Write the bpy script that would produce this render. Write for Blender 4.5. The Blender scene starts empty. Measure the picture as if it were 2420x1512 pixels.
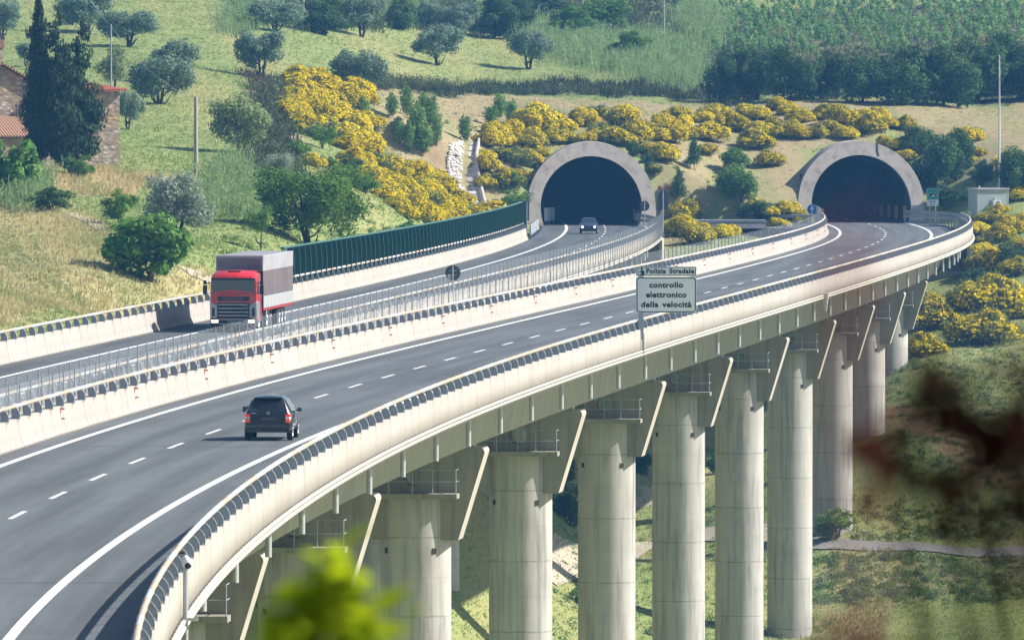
import bpy, bmesh, math, random
import numpy as np
from mathutils import Vector, Matrix

# ---------------------------------------------------------------- camera, sky, sun, exposure
SC = bpy.context.scene
COL = SC.collection
HAZE = 0.00014
FOC, HZ, CAMZ = 19050.0, 231.0, 12.4          # focal length and horizon in photo units (2420 x 1512)
cam_d = bpy.data.cameras.new("camera")
cam = bpy.data.objects.new("camera", cam_d); COL.objects.link(cam); SC.camera = cam
cam_d.sensor_width = 36.0; cam_d.lens = 36.0 * FOC / 2420.0
cam_d.clip_start = 0.5; cam_d.clip_end = 6000
cam.location = (0, 0, CAMZ)
cam.rotation_euler = (math.radians(90) - math.atan((756 - HZ) / FOC), 0, 0)
cam_d.dof.use_dof = True; cam_d.dof.focus_distance = 400; cam_d.dof.aperture_fstop = 6.3

SUN_E, SUN_A = math.radians(39), math.radians(4)      # elevation; azimuth turned from +X towards +Y
W = bpy.data.worlds.new("World"); SC.world = W; W.use_nodes = True
nt = W.node_tree; nt.nodes.clear()
sky = nt.nodes.new("ShaderNodeTexSky"); sky.sky_type = 'NISHITA'; sky.sun_disc = False
sky.sun_elevation = SUN_E; sky.sun_rotation = math.radians(90) - SUN_A
bgn = nt.nodes.new("ShaderNodeBackground"); bgn.inputs['Strength'].default_value = 0.085
wo = nt.nodes.new("ShaderNodeOutputWorld")
nt.links.new(sky.outputs[0], bgn.inputs[0]); nt.links.new(bgn.outputs[0], wo.inputs[0])
sd = bpy.data.lights.new("sun", 'SUN'); sd.energy = 5.0; sd.angle = math.radians(0.55); sd.color = (1.0, 0.955, 0.88)
so = bpy.data.objects.new("sun", sd); COL.objects.link(so)
sv = Vector((math.cos(SUN_E) * math.cos(SUN_A), math.cos(SUN_E) * math.sin(SUN_A), math.sin(SUN_E)))
so.rotation_euler = sv.to_track_quat('Z', 'Y').to_euler()
so.location = (80, 300, 120)
SC.view_settings.view_transform = 'Standard'; SC.view_settings.look = 'None'
SC.view_settings.exposure = 0.8; SC.view_settings.gamma = 1.0
SC.cycles.max_bounces = 6; SC.cycles.diffuse_bounces = 3; SC.cycles.transparent_max_bounces = 12
SC.cycles.volume_bounces = 0

rng = np.random.default_rng(7); random.seed(7)

# ---------------------------------------------------------------- helpers
def tag(o, label=None, cat=None, group=None, kind=None):
    if label: o["label"] = label
    if cat: o["category"] = cat
    if group: o["group"] = group
    if kind: o["kind"] = kind
    return o
def empty(name, loc=(0, 0, 0), rz=0.0, label=None, cat=None, group=None, scale=1.0):
    o = bpy.data.objects.new(name, None); COL.objects.link(o)
    o.location = loc; o.rotation_euler = (0, 0, rz); o.scale = (scale,) * 3; o.empty_display_size = 0.3
    return tag(o, label, cat, group)
def link(name, me, parent=None):
    o = bpy.data.objects.new(name, me); COL.objects.link(o)
    if parent is not None: o.parent = parent
    return o
def copy_tree(o, parent=None):
    c = o.copy(); COL.objects.link(c)
    if parent is not None: c.parent = parent
    for ch in o.children: copy_tree(ch, c)
    return c
def np_mesh(name, V, F, mat=None, attr=None, uv=None, smooth=False, vcol=None):
    V = np.asarray(V, np.float32); F = np.asarray(F, np.int32); n, k = F.shape
    me = bpy.data.meshes.new(name)
    me.vertices.add(len(V)); me.vertices.foreach_set("co", V.ravel())
    me.loops.add(n * k); me.loops.foreach_set("vertex_index", F.ravel())
    me.polygons.add(n); me.polygons.foreach_set("loop_start", np.arange(0, n * k, k, dtype=np.int32))
    if smooth: me.polygons.foreach_set("use_smooth", np.ones(n, bool))
    me.update(calc_edges=True); me.validate()
    if attr is not None:
        a = me.attributes.new("v", 'FLOAT', 'FACE'); a.data.foreach_set("value", np.asarray(attr, np.float32))
    if vcol is not None:
        c = np.ones((len(V), 4), np.float32); c[:, :3] = vcol
        a = me.attributes.new("col", 'FLOAT_COLOR', 'POINT'); a.data.foreach_set("color", c.ravel())
    if uv is not None:
        l = me.uv_layers.new(name="UVMap"); l.data.foreach_set("uv", np.asarray(uv, np.float32)[F.ravel()].ravel())
    if mat is not None: me.materials.append(mat)
    return me

class MB:
    """collects shapes, then builds ONE mesh object"""
    def __init__(s): s.v = []; s.f = []; s.m = []; s.sm = []
    def add(s, vs, fs, m=0, sm=False):
        b = len(s.v); s.v += [tuple(p) for p in vs]
        for f in fs: s.f.append(tuple(b + i for i in f)); s.m.append(m); s.sm.append(sm)
        return s
    def box(s, x0, x1, y0, y1, z0, z1, m=0, bev=0.0, M=None):
        bm = bmesh.new(); bmesh.ops.create_cube(bm, size=1.0)
        for v in bm.verts: v.co = Vector((x0 + (v.co.x + .5) * (x1 - x0), y0 + (v.co.y + .5) * (y1 - y0), z0 + (v.co.z + .5) * (z1 - z0)))
        if bev > 0: bmesh.ops.bevel(bm, geom=bm.edges[:], offset=bev, segments=2, affect='EDGES', profile=0.6)
        s.bm(bm, m, M); return s
    def bm(s, bm, m=0, M=None, sm=False):
        bm.verts.index_update()
        s.add([(M @ v.co) if M else v.co.copy() for v in bm.verts], [[v.index for v in f.verts] for f in bm.faces], m, sm)
        bm.free(); return s
    def tube(s, pts, r, n=8, m=0, caps=True, sm=True):
        pts = [Vector(p) for p in pts]; rs = r if isinstance(r, (list, tuple)) else [r] * len(pts)
        rings = []; up = Vector((0, 0, 1))
        for i, p in enumerate(pts):
            d = (pts[min(i + 1, len(pts) - 1)] - pts[max(i - 1, 0)]).normalized()
            a = d.cross(up)
            if a.length < 1e-3: a = d.cross(Vector((1, 0, 0)))
            a.normalize(); b = a.cross(d)
            rings.append([p + (a * math.cos(t) + b * math.sin(t)) * rs[i] for t in [2 * math.pi * k / n for k in range(n)]])
        vs = [q for R in rings for q in R]; fs = []
        for i in range(len(pts) - 1):
            for k in range(n): fs.append((i * n + k, i * n + (k + 1) % n, (i + 1) * n + (k + 1) % n, (i + 1) * n + k))
        s.add(vs, fs, m, sm)
        if caps: s.add(rings[0], [tuple(range(n))], m); s.add(rings[-1], [tuple(range(n))[::-1]], m)
        return s
    def prism(s, poly, y0, y1, m=0, M=None):
        """poly in x,z extruded along y"""
        n = len(poly); vs = [(x, y0, z) for x, z in poly] + [(x, y1, z) for x, z in poly]
        fs = [tuple(range(n)), tuple(range(2 * n - 1, n - 1, -1))] + [(i, i + n, (i + 1) % n + n, (i + 1) % n) for i in range(n)]
        if M: vs = [M @ Vector(v) for v in vs]
        return s.add(vs, fs, m)
    def quad(s, a, b, c, d, m=0): return s.add([a, b, c, d], [(0, 1, 2, 3)], m)
    def mesh(s, name, mats):
        me = bpy.data.meshes.new(name); me.from_pydata([tuple(v) for v in s.v], [], s.f); me.update()
        for m in (mats if isinstance(mats, (list, tuple)) else [mats]): me.materials.append(m)
        me.polygons.foreach_set("material_index", np.array(s.m, np.int32)); me.polygons.foreach_set("use_smooth", np.array(s.sm, bool))
        bm = bmesh.new(); bm.from_mesh(me); bmesh.ops.recalc_face_normals(bm, faces=bm.faces[:]); bm.to_mesh(me); bm.free()
        return me
    def build(s, name, mats, parent=None): return link(name, s.mesh(name, mats), parent)

# ---------------------------------------------------------------- materials
def nodes(name):
    m = bpy.data.materials.new(name); m.use_nodes = True; t = m.node_tree; t.nodes.clear()
    out = t.nodes.new("ShaderNodeOutputMaterial"); return m, t, out
def N(t, typ, **kw):
    n = t.nodes.new(typ)
    for k, v in kw.items():
        if k.startswith("i_"):
            key = k[2:]; n.inputs[int(key) if key.isdigit() else key].default_value = v
        else: setattr(n, k, v)
    return n
def mathn(t, op, a, b=None):
    n = t.nodes.new("ShaderNodeMath"); n.operation = op
    for i, x in enumerate((a, b)):
        if x is None: continue
        if isinstance(x, (int, float)): n.inputs[i].default_value = x
        else: t.links.new(x, n.inputs[i])
    return n.outputs[0]
def mixc(t, fac, a, b, mode='MIX'):
    n = t.nodes.new("ShaderNodeMix"); n.data_type = 'RGBA'; n.blend_type = mode
    for i, x in ((0, fac), (6, a), (7, b)):
        if isinstance(x, (int, float)): n.inputs[i].default_value = x
        elif isinstance(x, tuple): n.inputs[i].default_value = (*x[:3], 1)
        else: t.links.new(x, n.inputs[i])
    return n.outputs[2]
def ramp(t, x, lo, hi):
    n = t.nodes.new("ShaderNodeMapRange"); n.inputs[1].default_value = lo; n.inputs[2].default_value = hi
    t.links.new(x, n.inputs[0]); return n.outputs[0]
def noise(t, vec, scale, detail=4, rough=.55):
    n = N(t, "ShaderNodeTexNoise"); n.inputs['Scale'].default_value = scale; n.inputs['Detail'].default_value = detail
    n.inputs['Roughness'].default_value = rough
    if vec is not None: t.links.new(vec, n.inputs['Vector'])
    return n.outputs[0]
def mapv(t, vec, sc, loc=(0, 0, 0)):
    n = N(t, "ShaderNodeMapping"); n.inputs['Scale'].default_value = sc; n.inputs['Location'].default_value = loc
    t.links.new(vec, n.inputs['Vector']); return n.outputs[0]
def coords(t, what='Object'):
    return t.nodes.new("ShaderNodeTexCoord").outputs[what]
def pbsdf(t, out, col, rough=.7, metal=0.0, bump=None, bstr=.3, bdist=.02, coat=0.0, spec=.5, emit=None, es=0):
    b = t.nodes.new("ShaderNodeBsdfPrincipled")
    if isinstance(col, tuple): b.inputs['Base Color'].default_value = (*col[:3], 1)
    else: t.links.new(col, b.inputs['Base Color'])
    if isinstance(rough, float): b.inputs['Roughness'].default_value = rough
    else: t.links.new(rough, b.inputs['Roughness'])
    b.inputs['Metallic'].default_value = metal; b.inputs['Coat Weight'].default_value = coat
    b.inputs['Specular IOR Level'].default_value = spec
    if emit: b.inputs['Emission Color'].default_value = (*emit, 1); b.inputs['Emission Strength'].default_value = es
    if bump is not None:
        bn = N(t, "ShaderNodeBump"); bn.inputs['Strength'].default_value = bstr; bn.inputs['Distance'].default_value = bdist
        t.links.new(bump, bn.inputs['Height']); t.links.new(bn.outputs[0], b.inputs['Normal'])
    t.links.new(b.outputs[0], out.inputs['Surface']); return b
def MAT(name, col, col2=None, rough=.6, metal=0.0, scale=3.0, var=.5, bump=0.0, coat=0.0, spec=.4, emit=None, es=0):
    m, t, out = nodes(name)
    c2 = col2 or tuple(c * .72 for c in col)
    o = coords(t); f = noise(t, o, scale, 5); f = ramp(t, f, .5 - .3 / max(var, .01) * .5, .5 + .3 / max(var, .01) * .5)
    pbsdf(t, out, mixc(t, f, col, c2), rough, metal, noise(t, o, scale * 8, 3) if bump else None, bump, coat=coat, spec=spec, emit=emit, es=es)
    return m
def CONCRETE(name, col, dark, joint=0.0, stain=.5, sc=1.0, horiz=True):
    """poured concrete: cloudy tone, rain streaks, formwork joints every `joint` metres of height"""
    m, t, out = nodes(name); o = coords(t); geo = t.nodes.new("ShaderNodeNewGeometry").outputs['Position']
    cloud = ramp(t, noise(t, mapv(t, geo, (.55 * sc,) * 3), 1.0, 6, .6), .34, .68)
    streak = ramp(t, noise(t, mapv(t, geo, (2.6 * sc, 2.6 * sc, .16)), 1.0, 5, .65), .48, .74)
    fine = noise(t, mapv(t, geo, (9., 9., 9.)), 1.0, 4, .7)
    c = mixc(t, cloud, col, tuple(x * .84 for x in col))
    c = mixc(t, mathn(t, 'MULTIPLY', streak, stain), c, dark)
    c = mixc(t, mathn(t, 'MULTIPLY', ramp(t, fine, .55, .8), .35), c, tuple(x * .7 for x in col))
    if joint:
        z = t.nodes.new("ShaderNodeSeparateXYZ"); t.links.new(o, z.inputs[0])
        jz = mathn(t, 'ADD', z.outputs[2], mathn(t, 'MULTIPLY', noise(t, mapv(t, geo, (1.2, 1.2, .3)), 1.0, 3), .12))
        k = mathn(t, 'FRACT', mathn(t, 'DIVIDE', jz, joint))
        j = mathn(t, 'MULTIPLY', mathn(t, 'LESS_THAN', k, .022), ramp(t, noise(t, mapv(t, geo, (3., 3., 1.)), 1.0, 3), .3, .6))
        c = mixc(t, mathn(t, 'MULTIPLY', j, .5), c, dark)
        k2 = mathn(t, 'FRACT', mathn(t, 'DIVIDE', jz, joint * .5))
        c = mixc(t, mathn(t, 'MULTIPLY', mathn(t, 'LESS_THAN', k2, .018), .22), c, dark)
        # short dark weep marks under every joint
        wk = mathn(t, 'MULTIPLY', ramp(t, k, .55, .98), ramp(t, noise(t, mapv(t, geo, (5.5, 5.5, .35), (3, 1, 0)), 1.0, 3, .5), .62, .7))
        c = mixc(t, mathn(t, 'MULTIPLY', wk, .55), c, tuple(x * .8 for x in dark))
    pbsdf(t, out, c, .88, 0.0, fine, .25, .02, spec=.2); return m
def LEAF(name, c1, c2, trans=.35, c3=None):
    m, t, out = nodes(name); a = N(t, "ShaderNodeAttribute", attribute_name="v")
    oi = t.nodes.new("ShaderNodeObjectInfo").outputs['Random']
    c = mixc(t, a.outputs['Fac'], c1, c2)
    if c3: c = mixc(t, mathn(t, 'GREATER_THAN', a.outputs['Fac'], .9), c, c3)
    c = mixc(t, mathn(t, 'MULTIPLY', oi, .35), c, tuple(x * .72 for x in c1))
    d = t.nodes.new("ShaderNodeBsdfDiffuse"); tr = t.nodes.new("ShaderNodeBsdfTranslucent"); mx = t.nodes.new("ShaderNodeMixShader")
    t.links.new(c, d.inputs[0]); t.links.new(c, tr.inputs[0]); mx.inputs[0].default_value = trans
    t.links.new(d.outputs[0], mx.inputs[1]); t.links.new(tr.outputs[0], mx.inputs[2]); t.links.new(mx.outputs[0], out.inputs[0]); return m

# ---------------------------------------------------------------- road alignments (metres; camera at the origin looking along +Y)
class Path:
    def __init__(s, coef, mid, half, y0, y1):
        s.Y = np.arange(-20, 960, .5); t = (np.clip(s.Y, y0, y1) - mid) / half
        p = np.polyval(coef, t); d = np.polyval(np.polyder(coef), t) / half
        s.X = p + d * (s.Y - np.clip(s.Y, y0, y1)); s.D = d
        s.S = np.concatenate([[0], np.cumsum(np.sqrt(.25 + np.diff(s.X) ** 2))])
    def x(s, y): return np.interp(y, s.Y, s.X)
    def d(s, y): return np.interp(y, s.Y, s.D)
    def s_at(s, y): return np.interp(y, s.Y, s.S)
    def y_at(s, q): return np.interp(q, s.S, s.Y)
    def pt(s, y, u, z=0.0):
        d = float(s.d(y)); n = math.sqrt(1 + d * d)
        return Vector((float(s.x(y)) + u / n, y - u * d / n, z))
    def rz(s, y): return -math.atan(float(s.d(y)))
PR = Path([8.2697, 2.3793, -19.5071, -9.2656, 15.0259, -6.9573, -1.55, 38.5877, 3.7131], 475, 325, 152, 812)
PC = Path([-4.1425, -3.8707, 21.4213, 0.7128], 520, 250, 235, 800)
def sweep(name, path, prof, ya, yb, mat, parent=None, step=2.0, closed=True, smooth=False, stations=None, rad=None, uvw=None):
    """prof: (u, z) points carried along the path from ya to yb"""
    s0, s1 = float(path.s_at(ya)), float(path.s_at(yb))
    S = np.array(stations) if stations is not None else np.linspace(s0, s1, max(2, int((s1 - s0) / step) + 1))
    Y = path.y_at(S); D = path.d(Y); n = np.sqrt(1 + D * D); X = path.x(Y)
    k = len(prof); P = np.array(prof, float); m = len(S)
    r = np.ones(m) if rad is None else np.asarray(rad); c = P.mean(0)
    U = c[0] + (P[None, :, 0] - c[0]) * r[:, None]; Z = c[1] + (P[None, :, 1] - c[1]) * r[:, None]
    V = np.stack([X[:, None] + U / n[:, None], Y[:, None] - U * (D / n)[:, None], Z], 2).reshape(-1, 3)
    uv = np.stack([np.repeat(S, k), (np.tile(P[:, 1] if uvw is None else P[:, 0], m))], 1)
    F = []
    a = np.arange(m - 1)[:, None] * k
    for i in range(k if closed else k - 1):
        j = (i + 1) % k
        F.append(np.concatenate([a + i, a + j, a + k + j, a + k + i], 1))
    F = np.concatenate(F)
    me = np_mesh(name, V, F, mat, uv=uv, smooth=smooth)
    if closed:
        bm = bmesh.new(); bm.from_mesh(me); bm.verts.ensure_lookup_table()
        for idx in (range(k), range((m - 1) * k, m * k)):
            try: bm.faces.new([bm.verts[i] for i in idx])
            except ValueError: pass
        bmesh.ops.recalc_face_normals(bm, faces=bm.faces[:]); bm.to_mesh(me); bm.free()
    return link(name, me, parent)
def circ(u, z, r, n=10): return [(u + r * math.cos(2 * math.pi * i / n), z + r * math.sin(2 * math.pi * i / n)) for i in range(n)]

# ---------------------------------------------------------------- terrain shape
def px2(x, y, Y): return ((x - 1210) / FOC * Y, Y, CAMZ - (y - HZ) / FOC * Y)
CT = [(0,800,440),(-300,800,440),(0,700,478),(-300,700,478),(0,620,512),(0,480,585),(-300,480,585),(0,420,605),(0,300,690),(0,150,790),(0,0,900),(-400,0,900),(-400,300,690),
(250,760,455),(250,650,505),(250,560,545),(250,440,605),(250,300,690),(250,150,790),(250,0,910),
(500,640,520),(500,560,560),(500,480,600),(500,400,645),(500,300,705),(500,150,815),(500,0,940),
(750,600,570),(750,520,612),(750,400,668),(750,300,732),(750,200,800),(750,100,872),(750,0,960),
(950,560,640),(950,480,682),(950,400,720),(950,300,775),(950,200,842),(950,100,912),(950,0,1000),
(1120,515,722),(1120,440,756),(1120,340,792),(1120,260,832),(1120,190,880),(1120,100,950),(1120,0,1050),
(1240,440,786),(1240,340,800),(1400,300,812),(1400,240,850),(1400,190,890),(1400,100,960),(1400,0,1050),
(1590,520,781),(1590,440,788),(1590,360,802),(1590,300,822),
(1720,518,788),(1720,440,799),(1720,360,812),(1720,300,826),(1720,240,855),(1720,190,890),(1720,100,955),(1720,0,1050),
(1870,440,801),(1870,360,814),(2200,480,800),(2200,400,812),(2170,340,820),
(2033,290,828),(2033,245,850),(2033,190,890),(2033,100,955),(2033,0,1050),
(2300,510,775),(2300,430,795),(2300,350,815),(2300,260,850),(2300,190,890),(2300,100,955),(2300,0,1050),
(2700,510,775),(2700,350,812),(2700,190,890),(2700,0,1050),
(2330,600,748),(2330,700,722),(2330,800,696),(2330,900,670),(2330,1000,645),(2330,1100,626),(2330,1200,611),(2330,1290,598),(2330,1400,572),(2330,1500,545),
(2700,600,745),(2700,800,690),(2700,1000,640),(2700,1290,590),(2700,1500,540),(2230,900,672),
(1871,1503,562),(1975,1250,602),(2060,1018,642),(2125,860,682),(2250,700,733),
(1600,1300,607),(1400,1310,604),(1600,1450,562),(1400,1480,548),(1130,1450,525),(1700,1150,655),(1700,1040,700),(1340,1150,645),(1500,1130,660),(700,1440,470)]
CT = [px2(*c) for c in CT] + [(-90,1300,43),(0,1300,42),(100,1300,42),(-60,1150,33.5),(20,1180,33),(80,1180,33),(0,0,10.7),(40,0,10),(-40,0,10),(0,60,2),(50,60,1),(-50,60,1),(0,150,-14),(60,150,-14),(-60,150,-14),
(0,300,-23),(60,300,-24),(-50,300,-19),(0,420,-23.5),(50,430,-25),(-30,400,-3.5),(-60,400,-3),(-26,375,-8),(-9,600,-4.2),(-2,660,-3.5),(4,715,-2.0),(18,735,-3.0),(22,765,-.4),(0,765,-.2)]
CT = np.array(CT, float); AX = 3.2
def _tps(a, b):
    r2 = ((a[:, None, 0] - b[None, :, 0]) * AX) ** 2 + (a[:, None, 1] - b[None, :, 1]) ** 2
    return .5 * r2 * np.log(r2 + 1e-6) * 1e-4
_n = len(CT); _K = _tps(CT, CT) + np.eye(_n) * .012
_P = np.c_[np.ones(_n), CT[:, :2] / 100]
_w = np.linalg.solve(np.block([[_K, _P], [_P.T, np.zeros((3, 3))]]), np.r_[CT[:, 2], 0, 0, 0])
def smooth01(x): x = np.clip(x, 0, 1); return x * x * (3 - 2 * x)
TXR, TXL = 34.6, 7.7; YPR, YPL = 797.0, 781.0            # tunnel axes and portal feet
def ground_raw(X, Y):
    q = np.c_[np.ravel(X), np.ravel(Y)]; out = np.empty(len(q))
    for i in range(0, len(q), 20000):
        b = q[i:i + 20000]; out[i:i + 20000] = _tps(b, CT) @ _w[:-3] + np.c_[np.ones(len(b)), b / 100] @ _w[-3:]
    return out.reshape(np.shape(X))
def ground(X, Y):
    X = np.asarray(X, float); Y = np.asarray(Y, float); z = ground_raw(X, Y)
    z = z + .16 * np.sin(X * .31 + Y * .05) * np.sin(Y * .043 + X * .11) + .07 * np.sin(X * .83 + 1.7) * np.sin(Y * .19 + 2)
    for P, ua, ub, yab, yp, xc in ((PR, -2.4, 12.8, 741, YPR, TXR), (PC, -12.2, 0.9, 722, YPL, TXL)):
        u = X - P.x(Y)
        lim = np.where(Y < yab, -4.2, -.14 + np.maximum(Y - yp, 0) * 1.36)
        side = np.maximum(np.maximum(ua - u, u - ub), 0)
        lim = lim + side * np.where(Y < yab, 1.0, .55)
        z = np.where((Y > 150) & (Y < yp + 12), np.minimum(z, lim), z)
    pad = (X > 13) & (X < 31) & (Y > 764) & (Y < 797)
    z = np.where(pad, np.minimum(z, -.1), z)
    return z
def cut_mask(X, Y, z):
    m = np.zeros(np.shape(X), bool)
    for yp, xc in ((YPR, TXR), (YPL, TXL)):
        m |= (np.hypot(X - xc, np.maximum(z - 1.82, 0)) < 5.95) & (Y > yp - .2) & (Y < yp + 34)
    return m
GX = np.arange(-115, 126, 1.25); GY = np.concatenate([np.arange(-12, 140, 4.0), np.arange(140, 1330, 1.5)])
GXX, GYY = np.meshgrid(GX, GY); GZ = ground(GXX, GYY)
def gz(x, y):
    fx = np.clip((np.asarray(x, float) - GX[0]) / 1.25, 0, len(GX) - 1.001); fy = np.interp(y, GY, np.arange(len(GY))); fy = np.clip(fy, 0, len(GY) - 1.001)
    ix = fx.astype(int); iy = np.asarray(fy).astype(int); tx = fx - ix; ty = fy - iy
    return (GZ[iy, ix] * (1 - tx) + GZ[iy, ix + 1] * tx) * (1 - ty) + (GZ[iy + 1, ix] * (1 - tx) + GZ[iy + 1, ix + 1] * tx) * ty
_RY = np.arange(380, 1320, 1.0)
def hit(px, py, ymin=380):
    """ground point seen at a photo position"""
    x = (px - 1210) / FOC * _RY; z = CAMZ - (py - HZ) / FOC * _RY; g = gz(x, _RY)
    k = np.where((z <= g) & (_RY >= ymin))[0]
    if len(k) == 0: i = len(_RY) - 1; return Vector((x[i], _RY[i], g[i]))
    i = max(k[0], 1); a = z[i - 1] - g[i - 1]; b = g[i] - z[i]; t = a / (a + b) if a + b > 0 and a > 0 else 1.0
    Y = _RY[i - 1] + t; X = (px - 1210) / FOC * Y
    return Vector((X, Y, float(gz(X, Y))))
def at(px, py, Y): return Vector(px2(px, py, Y))
# ================================================================ THE SETTING
def inpoly(X, Y, poly):
    r = np.zeros(np.shape(X), bool); n = len(poly)
    for i in range(n):
        x1, y1 = poly[i]; x2, y2 = poly[(i + 1) % n]
        if y1 == y2: continue
        c = ((y1 > Y) != (y2 > Y)) & (X < (x2 - x1) * (Y - y1) / (y2 - y1) + x1)
        r ^= c
    return r
def plan(pts): return [tuple(hit(x, y)[:2]) for x, y in pts]
def near_line(X, Y, pts, w):
    d = np.full(np.shape(X), 1e9)
    for (x1, y1), (x2, y2) in zip(pts, pts[1:]):
        vx, vy = x2 - x1, y2 - y1; t = np.clip(((X - x1) * vx + (Y - y1) * vy) / (vx * vx + vy * vy + 1e-9), 0, 1)
        d = np.minimum(d, np.hypot(X - x1 - t * vx, (Y - y1 - t * vy) * .35))
    return d < w
def wob(X, Y, a, b, s): return a * (np.sin(X * .9 + s) * np.sin(Y * .13 + s * 2) + .6 * np.sin(X * 2.3 + s * 3) * np.cos(Y * .31 + X * .5)), b * (np.sin(X * .7 + s * 1.3) + .7 * np.sin(X * 1.9 - Y * .1 + s))
ZONES = [  # what grows or lies on the ground: outline traced on the photograph and laid out in plan, colour, tuft height, tuft density
 ([(-80,470),(120,478),(235,520),(330,600),(440,640),(500,670),(520,760),(-80,830)], (.47,.41,.20), .34, 1.0, 'straw'),
 ([(120,418),(260,400),(430,418),(330,452),(240,470),(130,452)], (.52,.41,.22), .5, .9, 'straw'),
 ([(560,170),(640,180),(690,330),(650,330),(600,260)], (.10,.085,.05), .6, .8, 'scrub'),
 ([(640,305),(720,325),(730,356),(660,340)], (.42,.34,.24), .1, .1, 'soil'),
 ([(870,215),(1000,200),(1250,228),(1500,240),(1900,236),(2500,240),(2500,420),(2330,480),(2260,430),(2140,320),(1900,360),(1880,512),(1560,512),(1545,380),(1240,345),(1130,480),(1060,470),(960,390),(880,330)], (.385,.30,.17), .16, .6, 'dry'),
 ([(880,352),(1000,356),(1062,395),(1062,475),(1000,415),(890,385)], (.36,.235,.15), .1, .05, 'soil'),
 ([(880,188),(1250,192),(1540,198),(1700,228),(1540,232),(1250,222),(900,205)], (.05,.065,.03), .9, 1.0, 'scrub'),
 ([(1640,110),(2500,80),(2500,240),(1660,235)], (.045,.06,.025), .5, .6, 'scrub'),
 ([(1600,40),(2500,5),(2500,100),(1680,130)], (.075,.09,.04), .4, .6, 'green'),
 ([(1120,10),(1480,40),(1640,150),(1560,205),(1480,120),(1200,60)], (.12,.17,.07), .8, 1.0, 'green'),
 ([(530,0),(1120,0),(1120,45),(540,70)], (.11,.155,.065), .8, .9, 'green'),
 ([(2180,780),(2420,820),(2420,1060),(2100,1000),(2150,880)], (.31,.34,.13), .3, .9, 'grass'),
 ([(2100,960),(2300,1010),(2420,1120),(2420,1180),(2050,1010)], (.34,.22,.13), .25, .5, 'dry'),
 ([(1940,1180),(2500,1200),(2500,1285),(1930,1275)], (.37,.41,.15), .3, 1.0, 'grass'),
 ([(1930,1305),(2500,1315),(2500,1400),(1930,1420)], (.40,.39,.18), .32, 1.0, 'dry'),
 ([(2120,1430),(2500,1400),(2500,1530),(2100,1530)], (.38,.46,.14), .2, .9, 'grass'),
 ([(1930,1420),(2120,1420),(2100,1530),(1930,1530)], (.40,.35,.17), .4, .9, 'straw'),
 ([(1500,1125),(1560,1150),(1570,1205),(1500,1180)], (.55,.47,.37), .05, .05, 'soil'),
 ([(1560,530),(1620,520),(1640,580),(1560,600)], (.36,.27,.13), .25, .7, 'straw'),
]
ZONES = [(plan(p), np.array(c), h, d, k) for p, c, h, d, k in ZONES]
RUTS = [plan(p) for p in ([(10,520),(28,570),(50,610),(110,650),(180,690)], [(70,545),(85,590),(120,620),(200,640),(330,700)], [(-20,600),(60,660),(170,720),(220,740)])]
def cover(X, Y):
    """ground cover at plan positions: colour, tuft height, density"""
    X = np.asarray(X, float); Y = np.asarray(Y, float)
    col = np.empty(X.shape + (3,)); col[:] = (.225, .295, .088)
    p = .5 + .5 * np.sin(X * .21 + Y * .017 + 1.5 * np.sin(Y * .031 + X * .07)); q = .5 + .5 * np.sin(X * .55 + 2 + Y * .06 + 2 * np.sin(X * .17))
    w = np.clip(p * .7 + q * .5 - .45, 0, 1)[..., None]; col = col * (1 - w) + np.array((.37, .35, .135)) * w
    hgt = np.full(X.shape, .18); den = np.ones(X.shape)
    for i, (poly, c, h, d, k) in enumerate(ZONES):
        dx, dy = wob(X, Y, .7, 2.6, i * 1.7); m = inpoly(X + dx, Y + dy, poly)
        cc = np.empty(X.shape + (3,)); cc[:] = c
        if k in ('straw', 'dry', 'grass'):
            g = np.clip(.5 + .5 * np.sin(X * .8 + Y * .11 + 3 * np.sin(Y * .05 + X * .2) + i) - .35, 0, 1)[..., None] * .75
            cc = cc * (1 - g) + np.array((.22, .27, .085)) * g
        col[m] = cc[m]; hgt[m] = h; den[m] = d
    for r in RUTS:
        m = near_line(X, Y, r, .38) | near_line(X + 1.9, Y, r, .38); col[m] = (.29, .29, .12); hgt[m] = .15
    return col, hgt, den

def ground_material():
    m, t, out = nodes("ground_cover"); a = N(t, "ShaderNodeVertexColor", layer_name="col"); o = coords(t)
    n1 = ramp(t, noise(t, mapv(t, o, (.35, .12, .35)), 1.0, 6, .65), .35, .68)
    n2 = ramp(t, noise(t, mapv(t, o, (1.6, .5, 1.6)), 1.0, 5, .7), .4, .66)
    n3 = noise(t, mapv(t, o, (6, 1.6, 6)), 1.0, 4, .7)
    c = mixc(t, mathn(t, 'MULTIPLY', n1, .28), a.outputs[0], (.17, .20, .075))
    c = mixc(t, mathn(t, 'MULTIPLY', n2, .32), c, (.45, .37, .19))
    c = mixc(t, mathn(t, 'MULTIPLY', ramp(t, n3, .5, .75), .25), c, (.10, .11, .045))
    pbsdf(t, out, c, .95, 0.0, n3, .35, .2, spec=.1); return m
M_ground = ground_material()
_i = (np.arange(len(GY) - 1)[:, None] * len(GX) + np.arange(len(GX) - 1)[None]).ravel()
_F = np.stack([_i, _i + 1, _i + 1 + len(GX), _i + len(GX)], 1)
_cx = (GXX[:-1, :-1] + .62).ravel(); _cy = ((GYY[:-1, :-1] + GYY[1:, 1:]) / 2).ravel(); _cz = ((GZ[:-1, :-1] + GZ[1:, 1:]) / 2).ravel()
_F = _F[~cut_mask(_cx, _cy, _cz)]
_c, _, _ = cover(GXX, GYY)
g_ob = link("ground", np_mesh("ground", np.stack([GXX, GYY, GZ], 2).reshape(-1, 3), _F, M_ground, smooth=True, vcol=_c.reshape(-1, 3) * .82))
tag(g_ob, kind="structure")

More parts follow.
